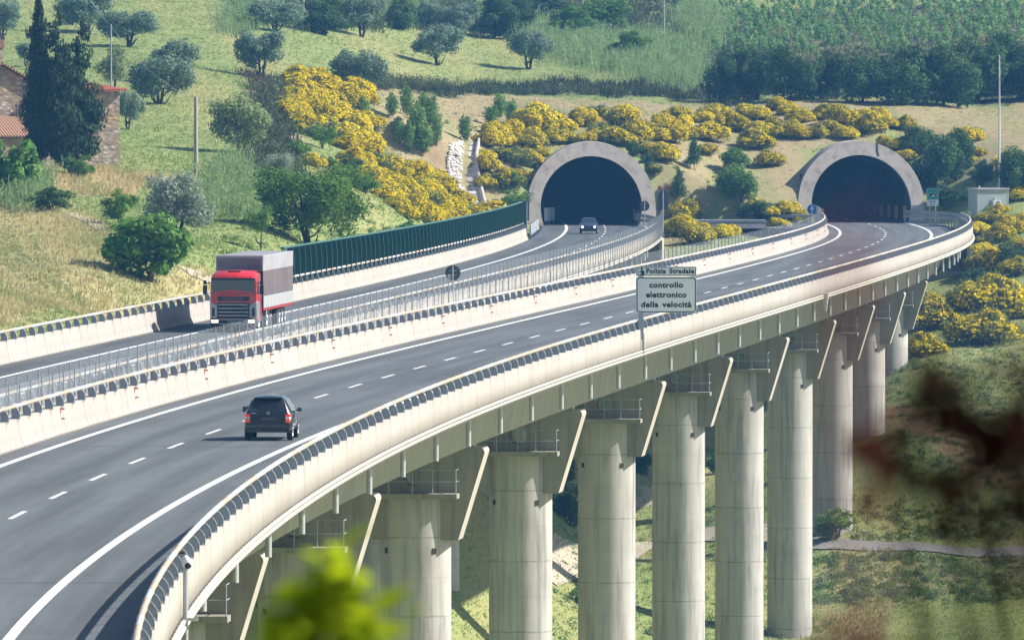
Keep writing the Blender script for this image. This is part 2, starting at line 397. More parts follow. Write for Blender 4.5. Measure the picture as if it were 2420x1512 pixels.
def ribbon(name, pts, w, mat, lift=.05, n=60, conform=True):
    P = [Vector(p) for p in pts]; T = np.linspace(0, len(P) - 1, n); Q = []
    A = np.array([[p.x, p.y] for p in P]); k = np.arange(len(P))
    C = np.stack([np.interp(T, k, A[:, 0]), np.interp(T, k, A[:, 1])], 1)
    for _ in range(6): C[1:-1] = (C[:-2] + 2 * C[1:-1] + C[2:]) / 4
    d = np.gradient(C, axis=0); d /= np.linalg.norm(d, axis=1)[:, None]; nn = np.stack([-d[:, 1], d[:, 0]], 1)
    offs = np.linspace(-.5, .5, 7); V = []
    for o in offs:
        q = C + nn * o * w; V.append(np.c_[q, gz(q[:, 0], q[:, 1]) + lift])
    V = np.stack(V, 1).reshape(-1, 3); S = np.concatenate([[0], np.cumsum(np.linalg.norm(np.diff(C, axis=0), axis=1))])
    i = (np.arange(n - 1)[:, None] * 7 + np.arange(6)[None]).ravel()
    uv = np.stack([np.repeat(S, 7), np.tile(offs * w, n)], 1)
    return link(name, np_mesh(name, V, np.stack([i, i + 1, i + 8, i + 7], 1), mat, uv=uv, smooth=True))
M_gravel = MAT("pale_gravel", (.46, .40, .32), (.33, .28, .2), .95, scale=1.2, bump=.4)
M_lane = MAT("worn_lane", (.26, .245, .235), (.19, .18, .17), .95, scale=.8, bump=.3)
tag(ribbon("farm_track", [hit(1885,1285), hit(1960,1288), hit(2080,1295), hit(2230,1299), hit(2420,1303), hit(2700,1306)], 3.6, M_lane, .1), kind="structure")
tag(ribbon("dirt_track", [hit(1250,1330), hit(1330,1318), hit(1480,1296), hit(1600,1270), hit(1700,1262), hit(1885,1285)], 4.0, M_gravel, .1), kind="structure")
tag(ribbon("gravel_path", [hit(165,503), hit(205,520), hit(245,545)], .9, M_gravel, .06, 20), kind="structure")
tag(ribbon("gravel_path", [hit(435,640), hit(470,652), hit(505,668), hit(540,690)], 1.6, M_gravel, .06, 20), kind="structure")

# ---------------------------------------------------------------- carriageways
def asphalt(name, base, seed):
    m, t, out = nodes(name); uv = coords(t, 'UV')
    n1 = noise(t, mapv(t, uv, (.03, .9, 1), (seed, 0, 0)), 1.0, 5, .55); n2 = noise(t, mapv(t, uv, (.25, .5, 1), (seed, 3, 0)), 1.0, 5, .6)
    n3 = noise(t, mapv(t, uv, (7, 7, 1)), 1.0, 3, .7)
    c = mixc(t, ramp(t, n1, .36, .64), tuple(b * .74 for b in base), tuple(b * 1.2 for b in base))
    sx = t.nodes.new('ShaderNodeSeparateXYZ'); t.links.new(uv, sx.inputs[0]); c = mixc(t, mathn(t, 'MULTIPLY', mathn(t, 'LESS_THAN', mathn(t, 'FRACT', mathn(t, 'DIVIDE', mathn(t, 'ADD', sx.outputs[0], 17.0), 81.0)), .006), .55), c, tuple(b * .4 for b in base))
    wt = mathn(t, 'ABSOLUTE', mathn(t, 'SINE', mathn(t, 'MULTIPLY', mathn(t, 'ADD', sx.outputs[1], .35), 1.514))); c = mixc(t, mathn(t, 'MULTIPLY', mathn(t, 'MULTIPLY', ramp(t, wt, .6, 1.0), ramp(t, n2, .3, .6)), .22), c, tuple(b * .7 for b in base))
    c = mixc(t, mathn(t, 'MULTIPLY', ramp(t, n2, .5, .75), .4), c, tuple(b * .68 for b in base))
    c = mixc(t, mathn(t, 'MULTIPLY', ramp(t, n3, .5, .8), .35), c, tuple(b * 1.7 for b in base))
    pbsdf(t, out, c, .85, 0.0, n3, .3, .01, spec=.25); return m
M_as1 = asphalt("asphalt", (.108, .117, .122), 1); M_as2 = asphalt("asphalt_darker", (.086, .094, .099), 9)
tag(sweep("road", PR, [(-1.05, .004), (11.25, .004)], 140, 852, M_as1, closed=False, uvw=1), kind="structure")
tag(sweep("road", PC, [(-11.3, .004), (-.55, .004)], 232, 852, M_as2, closed=False, uvw=1), kind="structure")
M_paint = MAT("road_paint", (.74, .73, .69), (.6, .59, .56), .7, scale=4, var=.6)
def strip(P, u0, u1, ya, yb): return P.s_at(ya), P.s_at(yb), u0, u1
def markings(path, solids, dashes):
    V, F = [], []
    def add(ya, yb, u0, u1):
        s0, s1 = float(path.s_at(ya)), float(path.s_at(yb)); n = max(2, int((s1 - s0) / 3) + 1)
        for i, q in enumerate(np.linspace(s0, s1, n)):
            y = float(path.y_at(q)); b = len(V); V.extend([tuple(path.pt(y, u0, .010)), tuple(path.pt(y, u1, .010))])
            if i: F.append((b - 2, b - 1, b + 1, b))
    for a in solids: add(*a)
    for a in dashes: add(*a)
    return tag(link("road_markings", np_mesh("road_markings", V, F, M_paint)), kind="structure")
_s1 = float(PR.s_at(FOC * CAMZ / (1217 - HZ)))
dash = []
for k in range(-6, 56):
    q = _s1 + (k * 12.0); dash.append((float(PR.y_at(q - 2.25)), float(PR.y_at(q + 2.25)), 4.08, 4.24))
markings(PR, [(140, 850, -.14, .14), (140, 850, 8.16, 8.44)], dash)
_s2 = float(PC.s_at(733)); dash = []
for k in range(-40, 10):
    q = _s2 + k * 12.0; dash.append((float(PC.y_at(q - 2.25)), float(PC.y_at(q + 2.25)), -5.3, -5.14))
markings(PC, [(232, 850, -1.42, -1.17), (232, 850, -9.05, -8.78)], dash)
M_pad = asphalt("asphalt_crossover", (.075, .078, .082), 4)
_v = [(14.2, 766, -.02), (30.0, 766, -.02), (29.6, 795.5, -.02), (14.2, 795.5, -.02)]
tag(link("crossover_road", np_mesh("crossover_road", _v, [(0, 1, 2, 3)], M_pad, uv=[(v[1], v[0]) for v in _v])), kind="structure")

# ---------------------------------------------------------------- barriers
def wallmat(name, base, foot_marks=True):
    """precast barrier: element joints every 6 m, rain streaks, rust under the posts, pale slanted marks along the foot"""
    m, t, out = nodes(name); uv = coords(t, 'UV'); sp = t.nodes.new("ShaderNodeSeparateXYZ"); t.links.new(uv, sp.inputs[0]); d, z = sp.outputs[0], sp.outputs[1]
    pan = N(t, "ShaderNodeTexWhiteNoise", noise_dimensions='1D'); t.links.new(mathn(t, 'FLOOR', mathn(t, 'DIVIDE', d, 6.0)), pan.inputs['W'])
    st = noise(t, mapv(t, uv, (.42, .22, 1)), 1.0, 5, .75); cl = noise(t, mapv(t, uv, (.11, .8, 1)), 1.0, 5)
    c = mixc(t, mathn(t, 'MULTIPLY', ramp(t, cl, .35, .7), .5), base, tuple(b * f for b, f in zip(base, (.90, .86, .82))))
    c = mixc(t, mathn(t, 'MULTIPLY', pan.outputs[0], .6), c, tuple(b * f for b, f in zip(base, (.86, .84, .82))))
    c = mixc(t, mathn(t, 'MULTIPLY', ramp(t, st, .52, .75), .32), c, tuple(b * f for b, f in zip(base, (.6, .55, .5))))
    k = mathn(t, 'FRACT', mathn(t, 'DIVIDE', d, 6.0)); c = mixc(t, mathn(t, 'MULTIPLY', mathn(t, 'LESS_THAN', k, .03), .5), c, tuple(b * .42 for b in base))
    k3 = mathn(t, 'FRACT', mathn(t, 'DIVIDE', mathn(t, 'ADD', d, 0.35), 3.0))
    ru = mathn(t, 'MULTIPLY', mathn(t, 'LESS_THAN', k3, .07), mathn(t, 'GREATER_THAN', z, .80)); c = mixc(t, mathn(t, 'MULTIPLY', ru, .6), c, (.22, .14, .09))
    if foot_marks:
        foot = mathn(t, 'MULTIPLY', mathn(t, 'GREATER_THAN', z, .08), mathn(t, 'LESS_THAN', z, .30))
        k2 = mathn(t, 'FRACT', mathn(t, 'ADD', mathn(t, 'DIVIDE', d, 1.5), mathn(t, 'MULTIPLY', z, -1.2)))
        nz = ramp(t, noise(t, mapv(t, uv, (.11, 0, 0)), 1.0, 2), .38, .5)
        c = mixc(t, mathn(t, 'MULTIPLY', mathn(t, 'MULTIPLY', foot, mathn(t, 'LESS_THAN', k2, .1)), mathn(t, 'MULTIPLY', nz, .8)), c, (.82, .78, .70))  # pale slanted stripes repeated along the foot
    dirt = mathn(t, 'MULTIPLY', mathn(t, 'LESS_THAN', z, mathn(t, 'ADD', mathn(t, 'MULTIPLY', cl, .16), -.02)), .55); c = mixc(t, dirt, c, (.2, .175, .14))
    pbsdf(t, out, c, .85, 0.0, cl, .15, .02, spec=.2); return m
CREAM = (.372, .343, .305)
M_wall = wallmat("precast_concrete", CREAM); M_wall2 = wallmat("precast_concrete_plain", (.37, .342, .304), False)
def railmat():
    m, t, out = nodes("barrier_tube"); uv = coords(t, 'UV'); sp = t.nodes.new("ShaderNodeSeparateXYZ"); t.links.new(uv, sp.inputs[0])
    w = N(t, "ShaderNodeTexWhiteNoise", noise_dimensions='1D'); t.links.new(mathn(t, 'FLOOR', mathn(t, 'DIVIDE', sp.outputs[0], 3.0)), w.inputs['W'])
    n = noise(t, mapv(t, uv, (.8, 2, 1)), 1.0, 5, .65)
    c = mixc(t, ramp(t, mathn(t, 'ADD', mathn(t, 'MULTIPLY', w.outputs[0], .8), mathn(t, 'MULTIPLY', n, .5)), .5, .75), (.48, .38, .28), (.52, .52, .51))
    c = mixc(t, mathn(t, 'MULTIPLY', ramp(t, n, .55, .8), .5), c, (.38, .31, .24)); pbsdf(t, out, c, .5, .1, spec=.4); return m
M_tube = railmat()
M_galv = MAT("galvanised_steel", (.50, .51, .52), (.38, .40, .42), .45, .35, 6)
M_web = MAT("shade_blue_steel", (.36, .41, .48), (.27, .31, .37), .55, .1, 4)  # galvanised steel darkened and blued: the web's shade put into the colour
M_wire = MAT("fence_wire", (.46, .48, .51), (.36, .38, .41), .5, .2, 6)
def handrail(path, u, z, ya, yb, parent, r=.072):
    s0, s1 = float(path.s_at(ya)), float(path.s_at(yb)); S, Rr = [s0], [1.0]
    for p in np.arange(math.ceil(s0 / 3.0) * 3.0, s1, 3.0):
        for d, q in ((-.14, 1), (-.13, 1.2), (.13, 1.2), (.14, 1)):
            if S[-1] < p + d < s1: S.append(p + d); Rr.append(q)
    S.append(s1); Rr.append(1.0)
    return sweep("handrail", path, circ(u, z, r, 10), ya, yb, M_tube, parent, smooth=True, stations=S, rad=Rr)
def post_mesh():
    """bowed I-section bracket: web plate, two bent flanges, base plate and bolts; local x across the road, foot at z = 0"""
    mb = MB(); H = .40
    outer = [(.21 + .05 * math.sin(math.pi * k / 9) - .15 * (k / 7) ** 2.0, H * k / 7) for k in range(8)]
    inner = [(-.03 - .03 * (k / 7) ** 1.2, H * k / 7) for k in range(8)]
    for (a, b), (c, d) in zip(zip(inner, outer), zip(inner[1:], outer[1:])):
        for y in (-.006, .006): mb.quad((a[0], y, a[1]), (b[0], y, b[1]), (d[0], y, d[1]), (c[0], y, c[1]), 0)
    for side, off in ((outer, .008), (inner, -.008)):
        for p, q in zip(side, side[1:]):
            M = 1 if side is outer else 0  # outer flange takes the lighter steel, its sunlit look painted in
            vs = [(p[0], -.05, p[1]), (p[0] + off * 2, -.05, p[1]), (q[0] + off * 2, -.05, q[1]), (q[0], -.05, q[1])]
            vs += [(x, .05, z) for x, _, z in vs]
            mb.add(vs, [(0, 1, 2, 3), (7, 6, 5, 4), (1, 5, 6, 2), (0, 3, 7, 4)], M)
    mb.box(-.07, .25, -.09, .09, -.012, .012, 1)
    for bx in (.02, .18): mb.tube([(bx, -.055, .01), (bx, -.055, .07)], .016, 6, 1)
    mb.tube([(.0, -.035, H + .03), (.0, .035, H + .03)], .088, 10, 1)
    return mb.mesh("post", [M_web, M_galv])
PM = post_mesh()
def posts(path, u, z, ya, yb, parent, cap=100):
    s0, s1 = float(path.s_at(ya)), float(path.s_at(yb)); n = 0; rest_v, rest_f = [], []
    V0 = [v.co.copy() for v in PM.vertices]; F0 = [tuple(p.vertices) for p in PM.polygons]; MI = [p.material_index for p in PM.polygons]; mi = []
    for p in np.arange(math.ceil(s0 / 3.0) * 3.0, s1, 3.0):
        y = float(path.y_at(p)); loc = path.pt(y, u, z); rz = path.rz(y)
        if n < cap: o = link("post", PM, parent); o.location = loc; o.rotation_euler.z = rz; n += 1
        else:
            Mx = Matrix.Translation(loc) @ Matrix.Rotation(rz, 4, 'Z'); b = len(rest_v)
            rest_v += [tuple(Mx @ v) for v in V0]; rest_f += [tuple(b + i for i in f) for f in F0]; mi += MI
    if rest_v:
        me = bpy.data.meshes.new("far_posts"); me.from_pydata(rest_v, [], rest_f); me.materials.append(M_web); me.materials.append(M_galv)
        me.polygons.foreach_set("material_index", np.array(mi, np.int32)); me.update(); tag(link("far_posts", me, parent), kind="stuff")
def barrier(name, label, path, prof, ya, yb, rail_u, mat, wz=1.05):
    e = empty(name, (0, 0, 0), 0, label, "barrier")
    sweep("concrete_wall", path, prof, ya, yb, mat, e, smooth=False)
    handrail(path, rail_u, wz + .43, ya, yb, e); posts(path, rail_u, wz, ya, yb, e)
    return e
BA = barrier("parapet", "outer right parapet of the near carriageway, cream concrete with bowed steel posts and tube rail", PR,
    [(11.22, .0), (11.36, .12), (11.50, .38), (11.56, 1.05), (12.0, 1.05), (12.0, -.22), (11.9, -.22), (11.9, -.004), (11.3, -.004)], 140, 764, 11.76, M_wall2)
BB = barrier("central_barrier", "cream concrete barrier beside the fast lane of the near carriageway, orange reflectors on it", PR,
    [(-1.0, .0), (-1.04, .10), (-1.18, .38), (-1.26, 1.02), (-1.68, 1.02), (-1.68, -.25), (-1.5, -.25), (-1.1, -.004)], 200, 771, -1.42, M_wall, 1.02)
BC = barrier("median_barrier", "cream barrier on the near edge of the far carriageway, seen from its back", PC,
    [(-.62, .0), (-.5, .3), (-.42, 1.02), (-.02, 1.02), (-.02, -.3), (-.1, -.3), (-.4, -.004)], 236, 746, -.2, M_wall2, 1.02)
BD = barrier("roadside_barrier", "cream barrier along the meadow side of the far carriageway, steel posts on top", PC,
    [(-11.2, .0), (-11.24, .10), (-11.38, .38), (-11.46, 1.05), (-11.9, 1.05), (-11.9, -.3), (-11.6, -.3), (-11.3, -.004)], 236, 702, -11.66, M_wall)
# orange bracket reflectors on the central barrier
M_orange = MAT("orange_reflector", (.75, .13, .02), (.6, .10, .02), .4)
rb = MB(); rb.box(-.02, .03, -.02, .02, -.21, .21); rb.box(0.03, .17, -.02, .02, .15, .21); rb.box(.03, .17, -.02, .02, -.21, -.15)
RM = rb.mesh("reflector_bracket", M_orange)
for k in range(26):
    y = 213 + k * 21.0
    o = link("reflector_bracket", RM, BB); o.location = PR.pt(y, -1.245, .76); o.rotation_euler.z = PR.rz(y)
# fences of horizontal wires on both median walls
def wire_fence(label, path, u, ya, yb, z0, z1, foot, dz=.062):
    e = empty("wire_fence", (0, 0, 0), 0, label, "fence")
    V, F = [], []; s0, s1 = float(path.s_at(ya)), float(path.s_at(yb)); S = np.linspace(s0, s1, int((s1 - s0) / 3) + 1); Ys = path.y_at(S)
    for z in np.arange(z0, z1 + .001, dz):
        for i, y in enumerate(Ys):
            p = path.pt(float(y), u, z); b = len(V)
            V += [(p.x, p.y, z - .0055), (p.x + .010, p.y, z), (p.x, p.y, z + .0055)]
            if i: F += [(b - 3, b - 2, b + 1, b), (b - 2, b - 1, b + 2, b + 1)]
    link("mesh_panel", np_mesh("mesh_panel", V, F, M_wire), e)
    pm = MB(); pm.box(-.022, .022, -.022, .022, foot - z1, .02, bev=.006); me = pm.mesh("fence_post", M_galv); n = 0; rest = MB()
    for p in np.arange(math.ceil(s0 / 3.0) * 3.0 + 1.0, s1, 3.0):
        y = float(path.y_at(p)); L = path.pt(y, u + .05, z1)
        if n < 100: o = link("fence_post", me, e); o.location = L; o.rotation_euler.z = path.rz(y); n += 1
        else: rest.box(L.x - .03, L.x + .03, L.y - .03, L.y + .03, foot, z1)
    if rest.v: tag(rest.build("far_fence_posts", M_galv, e), kind="stuff")
    return e
wire_fence("grey wire fence standing behind the central barrier with orange reflectors", PR, -1.78, 205, 771, .78, 2.12, -.1)
wire_fence("grey wire fence on the back of the median barrier of the far carriageway", PC, .05, 240, 748, .78, 2.12, -.15)
# green noise barrier
def noise_barrier():
    e = empty("noise_barrier", (0, 0, 0), 0, "dark green ribbed noise barrier along the far carriageway behind the truck", "noise barrier")
    m = MAT("green_panel", (.026, .092, .072), (.018, .07, .054), .45, .0, 1.5, spec=.5); cap = MAT("green_cap_sunlit_edge", (.075, .19, .145), None, .5)
    s0, s1 = float(PC.s_at(490)), float(PC.s_at(706)); k = 0
    mb = MB(); H0, H1 = .75, 3.25
    prof = [(-1.42, .0), (-1.2, .08), (-.6, .14), (.2, .16), (1.0, .10), (1.42, .0)]
    for (x0, d0), (x1, d1) in zip(prof, prof[1:]):
        for j in range(6):
            za, zb = H0 + (H1 - H0) * j / 6, H0 + (H1 - H0) * (j + 1) / 6; la, lb = -.10 * (j / 6) ** 2, -.10 * ((j + 1) / 6) ** 2
            mb.add([(d0 + la, x0, za), (d1 + la, x1, za), (d1 + lb, x1, zb), (d0 + lb, x0, zb)], [(0, 1, 2, 3)], 0, True)
    mb.box(-.16, .06, 1.40, 1.56, H0, H1 + .02, 0); mb.box(-.16, .12, -1.5, 1.56, H1, H1 + .07, 1)
    for j in range(6):
        za, zb = H0 + (H1 - H0) * j / 6, H0 + (H1 - H0) * (j + 1) / 6; b0, b1 = (.10 * math.sin(math.pi * q) for q in (j / 6, (j + 1) / 6))
        for x_ in (1.3, 1.38): mb.quad((.0, x_, za), (.34 + b0, x_, za), (.34 + b1, x_, zb), (.0, x_, zb), 0)
        mb.quad((.34 + b0, 1.3, za), (.34 + b0, 1.38, za), (.34 + b1, 1.38, zb), (.34 + b1, 1.3, zb), 1)  # flange edge in lighter green, sunlight on it put into the colour
    me = mb.mesh("panel", [m, cap])
    for q in np.arange(s0, s1, 3.0):
        y = float(PC.y_at(q)); o = link("panel", me, e); o.location = PC.pt(y, -11.95, 0); o.rotation_euler.z = PC.rz(y)
    return e
noise_barrier()

# ---------------------------------------------------------------- viaducts
M_soffit = CONCRETE("girder_concrete", (.46, .435, .475), (.23, .22, .235), 0, .4)
M_pier = CONCRETE("pier_concrete", (.49, .465, .43), (.17, .16, .14), 3.5, .8)
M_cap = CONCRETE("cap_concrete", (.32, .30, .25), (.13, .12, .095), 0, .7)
M_sunlit = CONCRETE("sunlit_concrete", (.50, .455, .39), (.32, .27, .21), 0, .35)  # paler copy of the cap concrete, sunlight put into the colour
M_pipe = MAT("white_conduit", (.58, .54, .47), (.46, .42, .36), .6, 0, 3)
def viaduct(label, path, u0, u1, ya, yb, side):
    e = empty("viaduct_deck", (0, 0, 0), 0, label, "viaduct"); w = u1 - u0
    sweep("girder", path, [(u0, -.012), (u1, -.012), (u1, -.34), (u1 - 2.5, -.58), (u1 - 2.95, -2.62), (u0 + 2.95, -2.62), (u0 + 2.5, -.58), (u0, -.34)], ya, yb, M_soffit, e)
    uo = u1 + .10; s0, s1 = float(path.s_at(ya)), float(path.s_at(yb))
    S = np.arange(s0, s1, 1.4); S = np.sort(np.concatenate([S, S + .1, S + .5, S + .6])); rr = np.where((np.arange(len(S)) % 4 == 1) | (np.arange(len(S)) % 4 == 2), .74, 1.0)
    for z in (-.02, -.165): sweep("conduit", path, circ(uo + (.0 if z > -.1 else .015), z, .066, 8), ya, yb, M_pipe, e, smooth=True, stations=S, rad=rr)
    dp = MB(); dp.tube([(0, 0, -.25), (0, 0, -1.75)], .105, 12); dm = dp.mesh("drainpipe", M_galv); k = 0
    for q in np.arange(s0 + 4, s1, 13.33):
        y = float(path.y_at(q)); o = link("drainpipe", dm, e); o.location = path.pt(y, u1 - 1.15, -.1)
    return e
VR = viaduct("near viaduct deck with grey box girder and twin white conduits along its edge", PR, -1.66, 11.97, 140, 741, 1)
VL = viaduct("far viaduct deck, mostly hidden behind the near carriageway", PC, -11.88, -.04, 236, 722, 1)
hp = MB(); hp.add([(-.2, -.35, .12), (.22, -.35, .12), (.22, .35, .12), (-.2, .35, .12), (-.06, -.12, -1.0), (.06, -.12, -1.0), (.06, .12, -1.0), (-.06, .12, -1.0)],
    [(0, 1, 2, 3), (7, 6, 5, 4), (0, 4, 5, 1), (1, 5, 6, 2), (2, 6, 7, 3), (3, 7, 4, 0)])
M_white = MAT("white_paint", (.72, .73, .74), (.62, .63, .65), .5)
o = hp.build("drain_hopper", M_white, VR); o.location = PR.pt(FOC * 12.5 / (700 - HZ), 12.2, 0.0); o.rotation_euler.z = PR.rz(505)

def cap_mesh():
    bm = bmesh.new()
    R = lambda cx, cz, a0, a1, r, n=4: [(cx + r * math.cos(math.radians(a0 + (a1 - a0) * i / n)), cz + r * math.sin(math.radians(a0 + (a1 - a0) * i / n))) for i in range(n + 1)]
    out = [(-2.0, -7.15)] + R(-2.98, -3.25, 195, 90, .2) + R(2.98, -3.25, 90, -15, .2) + [(2.0, -7.15)]
    hole = [(-.05 + .46 * math.cos(2 * math.pi * i / 28), -4.32 + .46 * math.sin(2 * math.pi * i / 28)) for i in range(28)]
    es = []
    for L in (out, hole):
        vs = [bm.verts.new((x, -1.0, z)) for x, z in L]; es += [bm.edges.new((vs[i], vs[(i + 1) % len(vs)])) for i in range(len(vs))]
    bmesh.ops.triangle_fill(bm, use_beauty=True, edges=es)
    bmesh.ops.delete(bm, geom=[f for f in bm.faces if math.hypot(f.calc_center_median().x + .05, f.calc_center_median().z + 4.32) < .40], context='FACES_ONLY')
    r = bmesh.ops.extrude_face_region(bm, geom=bm.faces[:])
    for v in r['geom']:
        if isinstance(v, bmesh.types.BMVert): v.co.y += 1.95
    bmesh.ops.recalc_face_normals(bm, faces=bm.faces[:])
    for f in bm.faces: f.material_index = 1 if (f.normal.x > .5 or f.normal.z > .85) else 0  # sun-facing side and top get the paler, sunlit-toned concrete
    me = bpy.data.meshes.new("pier_cap"); bm.to_mesh(me); bm.free(); me.materials.append(M_cap); me.materials.append(M_sunlit); return me
CAPM = cap_mesh()
def walkway_mesh():
    mb = MB(); mb.box(-2.05, 2.08, -2.25, -1.01, -5.28, -5.06, bev=.01); return mb.mesh("walkway", M_cap)
WALKM = walkway_mesh()
def railing_mesh():
    mb = MB()
    for x in (-2.0, -.95, .1, 1.0, 2.03): mb.tube([(x, -2.2, -5.06), (x, -2.2, -3.98)], .024, 6)
    for z in (-4.0, -4.52): mb.tube([(-2.0, -2.2, z), (2.03, -2.2, z)], .018, 6); mb.tube([(2.03, -2.2, z), (2.03, -1.02, z)], .02, 6)
    return mb.mesh("railing", M_web)
RAILM = railing_mesh()
def bearing_mesh():
    out = []
    for x in (-2.4, 2.35):
        mb = MB(); mb.box(x - .3, x + .3, -.45, .45, -3.05, -2.9, bev=.01); mb.box(x - .2, x + .2, -.3, .3, -2.9, -2.63); out.append(mb.mesh("bearing", M_galv))
    return out
BEARM = bearing_mesh()
M_socket_shade = MAT("socket_shade", (.05, .04, .03), None, .95)  # near-black colour for solid blocks, painting the shade inside the sockets
def socket_mesh():
    out = []
    for x in (-1.20, .97):
        a = math.atan2(-math.sqrt(max(1.585 ** 2 - x * x, .01)), x); M = Matrix.Rotation(a + math.pi / 2, 4, 'Z')
        mb = MB(); mb.box(-.10, .10, -1.60, -1.45, -7.75, -7.50, M=M); out.append(mb.mesh("beam_socket", M_socket_shade))
    return out
SOCKM = socket_mesh(); COLM = {}
def pier(loc, rz, zb, label, group, drop=0.0):
    e = empty("bridge_pier", (loc.x, loc.y, 0), rz, label, "bridge pier", group)
    h = round(zb, 1); mb = MB(); mb.tube([(0, 0, zb), (0, 0, -5.22)], 1.57, 56); c = mb.build("column", M_pier, e)
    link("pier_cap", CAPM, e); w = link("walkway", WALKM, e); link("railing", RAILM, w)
    for q in BEARM: link("bearing", q, e)
    for q in SOCKM: link("beam_socket", q, e)
    return e
ORD = ["nearest", "second", "third", "fourth", "fifth", "sixth", "seventh", "eighth", "ninth", "tenth", "eleventh"]
LBL = ["nearest pier cap, cut off by the lower frame edge under the curved parapet", "pier behind the blurred bright green leaves", "pier just right of the bright green leaves, dark streak down its middle",
       "fourth near pier counted from the camera, two joints right of the leaves", "fifth near pier counted from the camera, below the small drain pipes", "sixth near pier counted from the camera, above the pale dirt bank",
       "seventh near pier counted from the camera, partly shaded by its cap", "tallest-looking pier standing left of the farm track", "pier with a green bush at its foot", "short reddish-tinted pier behind dark blurred twigs", "shortest pier, last before the abutment"]
for k, y in enumerate((274, 315.5, 358, 400.5, 441, 481, 521.5, 562, 602, 642, 682)):
    p = PR.pt(y, 5.55); zb = float(gz(p.x, p.y)) - 1.5
    pier(p, PR.rz(y), zb, LBL[k], "piers of the near viaduct")
for k, y in enumerate((480, 522, 562, 602)):
    p = PC.pt(y, -5.3 - .6); zb = float(gz(p.x, p.y)) - 1.5
    pier(p, PC.rz(y), min(zb, -9), ["shaded blue-grey pier of the far viaduct seen beside the green leaves", "shaded far-viaduct pier peeking right of the dark-streaked pier", "shaded far-viaduct pier left of the fourth near pier", "far-viaduct pier mostly hidden behind the fifth near pier"][k], "piers of the far viaduct")
# abutments
def abutment(label, path, ua, ub, y):
    e = empty("abutment", path.pt(y, 0), path.rz(y), label, "abutment"); mb = MB()
    mb.box(ua, ub, -.2, 1.2, -9, -3.55); mb.box(ua + .02, ub - .02, 1.0, 1.8, -3.55, -.35); mb.build("bearing_wall", CONCRETE("abutment_concrete", (.33, .33, .30), (.16, .15, .13), 0, .5), e)
    w = MB(); w.box(ub - .02, ub + .26, -.5, 14, -8.5, -.36); w.build("wing_wall", M_sunlit, e)
    return e
AB = abutment("grey concrete abutment under the right end of the near viaduct", PR, -1.6, 11.7, 742)
lm = MB()
for x in (6.2, 6.9): lm.tube([(x, -.35, -5.6), (x, -.35, -1.2)], .035, 6)
for z in (-5.5, -4.2, -3.0, -1.3): lm.tube([(5.0, -.35, z), (6.9, -.35, z)], .03, 6)
lm.build("railing", M_galv, AB)
abutment("concrete abutment below the far viaduct near the left tunnel", PC, -11.8, -.1, 722)

# ---------------------------------------------------------------- tunnels
M_portal = CONCRETE("portal_concrete", (.405, .355, .31), (.17, .15, .13), 0, .8, .5)
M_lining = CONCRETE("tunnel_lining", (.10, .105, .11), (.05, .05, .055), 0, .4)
def tunnel(label, xc, yp, path, uc, lean=.72):
    e = empty("tunnel_portal", (0, 0, 0), 0, label, "tunnel portal"); n = 48
    def arch(r, cz, z0, n=n):
        a0 = math.asin(max(-1, (z0 - cz) / r)); return [(r * math.cos(a0 + (math.pi - 2 * a0) * i / n), cz + r * math.sin(a0 + (math.pi - 2 * a0) * i / n)) for i in range(n + 1)]
    I = arch(4.92, 1.78, -.15); O = arch(6.25, 1.82, -.15); O = [(x * (1.0 if z > 1.82 else 1 + .02 * (1.82 - z)), z) for x, z in O]
    def ax(y): return xc + (path.x(y) - path.x(yp)) * (1 if y > yp else 0)
    fy = lambda z: yp + max(z, 0) * lean
    # bevelled ring: front face, outer shell running into the hill, inner lip
    V, F = [], []
    for (xi, zi), (xo, zo) in zip(I, O):
        V += [(xc + xi, fy(zi), zi), (xc + xo, fy(zo), zo), (xc + xo, yp + 30, zo), (xc + xi, fy(zi) + .5, zi)]
    for i in range(n):
        a, b = 4 * i, 4 * i + 4; F += [(a, a + 1, b + 1, b), (a + 1, a + 2, b + 2, b + 1), (a, b, b + 3, a + 3)]
    me = bpy.data.meshes.new("portal_ring"); me.from_pydata(V, [], F); me.materials.append(M_portal); me.update()
    bm = bmesh.new(); bm.from_mesh(me); bmesh.ops.recalc_face_normals(bm, faces=bm.faces[:]); bm.to_mesh(me); bm.free()
    link("portal_ring", me, e)
    V, F = [], []; Ys = [None, 6, 14, 26, 40, 54]
    for j, d in enumerate(Ys):
        for xi, zi in I:
            y = fy(zi) + .5 if d is None else yp + d; V.append((float(ax(y)) + xi, max(y, fy(zi) + .5) if j < 2 else y, zi))
    k = n + 1
    for j in range(len(Ys) - 1):
        for i in range(n): F.append((j * k + i, j * k + i + 1, (j + 1) * k + i + 1, (j + 1) * k + i))
    F.append(tuple(range((len(Ys) - 1) * k, len(Ys) * k)))
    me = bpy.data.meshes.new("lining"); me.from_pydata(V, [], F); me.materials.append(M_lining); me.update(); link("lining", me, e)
    return e
tunnel("left tunnel mouth with a grey concrete arch, dark car driving out of it", TXL, YPL, PC, -6)
TR = tunnel("right tunnel mouth with a grey concrete arch, cracked at the crown", TXR, YPR, PR, 4.1)
ck = MB(); pts = [(TXR + 1.75 + .05 * math.sin(k * 1.1) + .01 * k, YPR + z * .72 - .02, z + .01) for k, z in enumerate(np.linspace(7.95, 6.6, 9))]
ck.tube(pts, .06, 6); ck.build("crack", MAT("dark_crack", (.06, .06, .06), None, .9), TR)
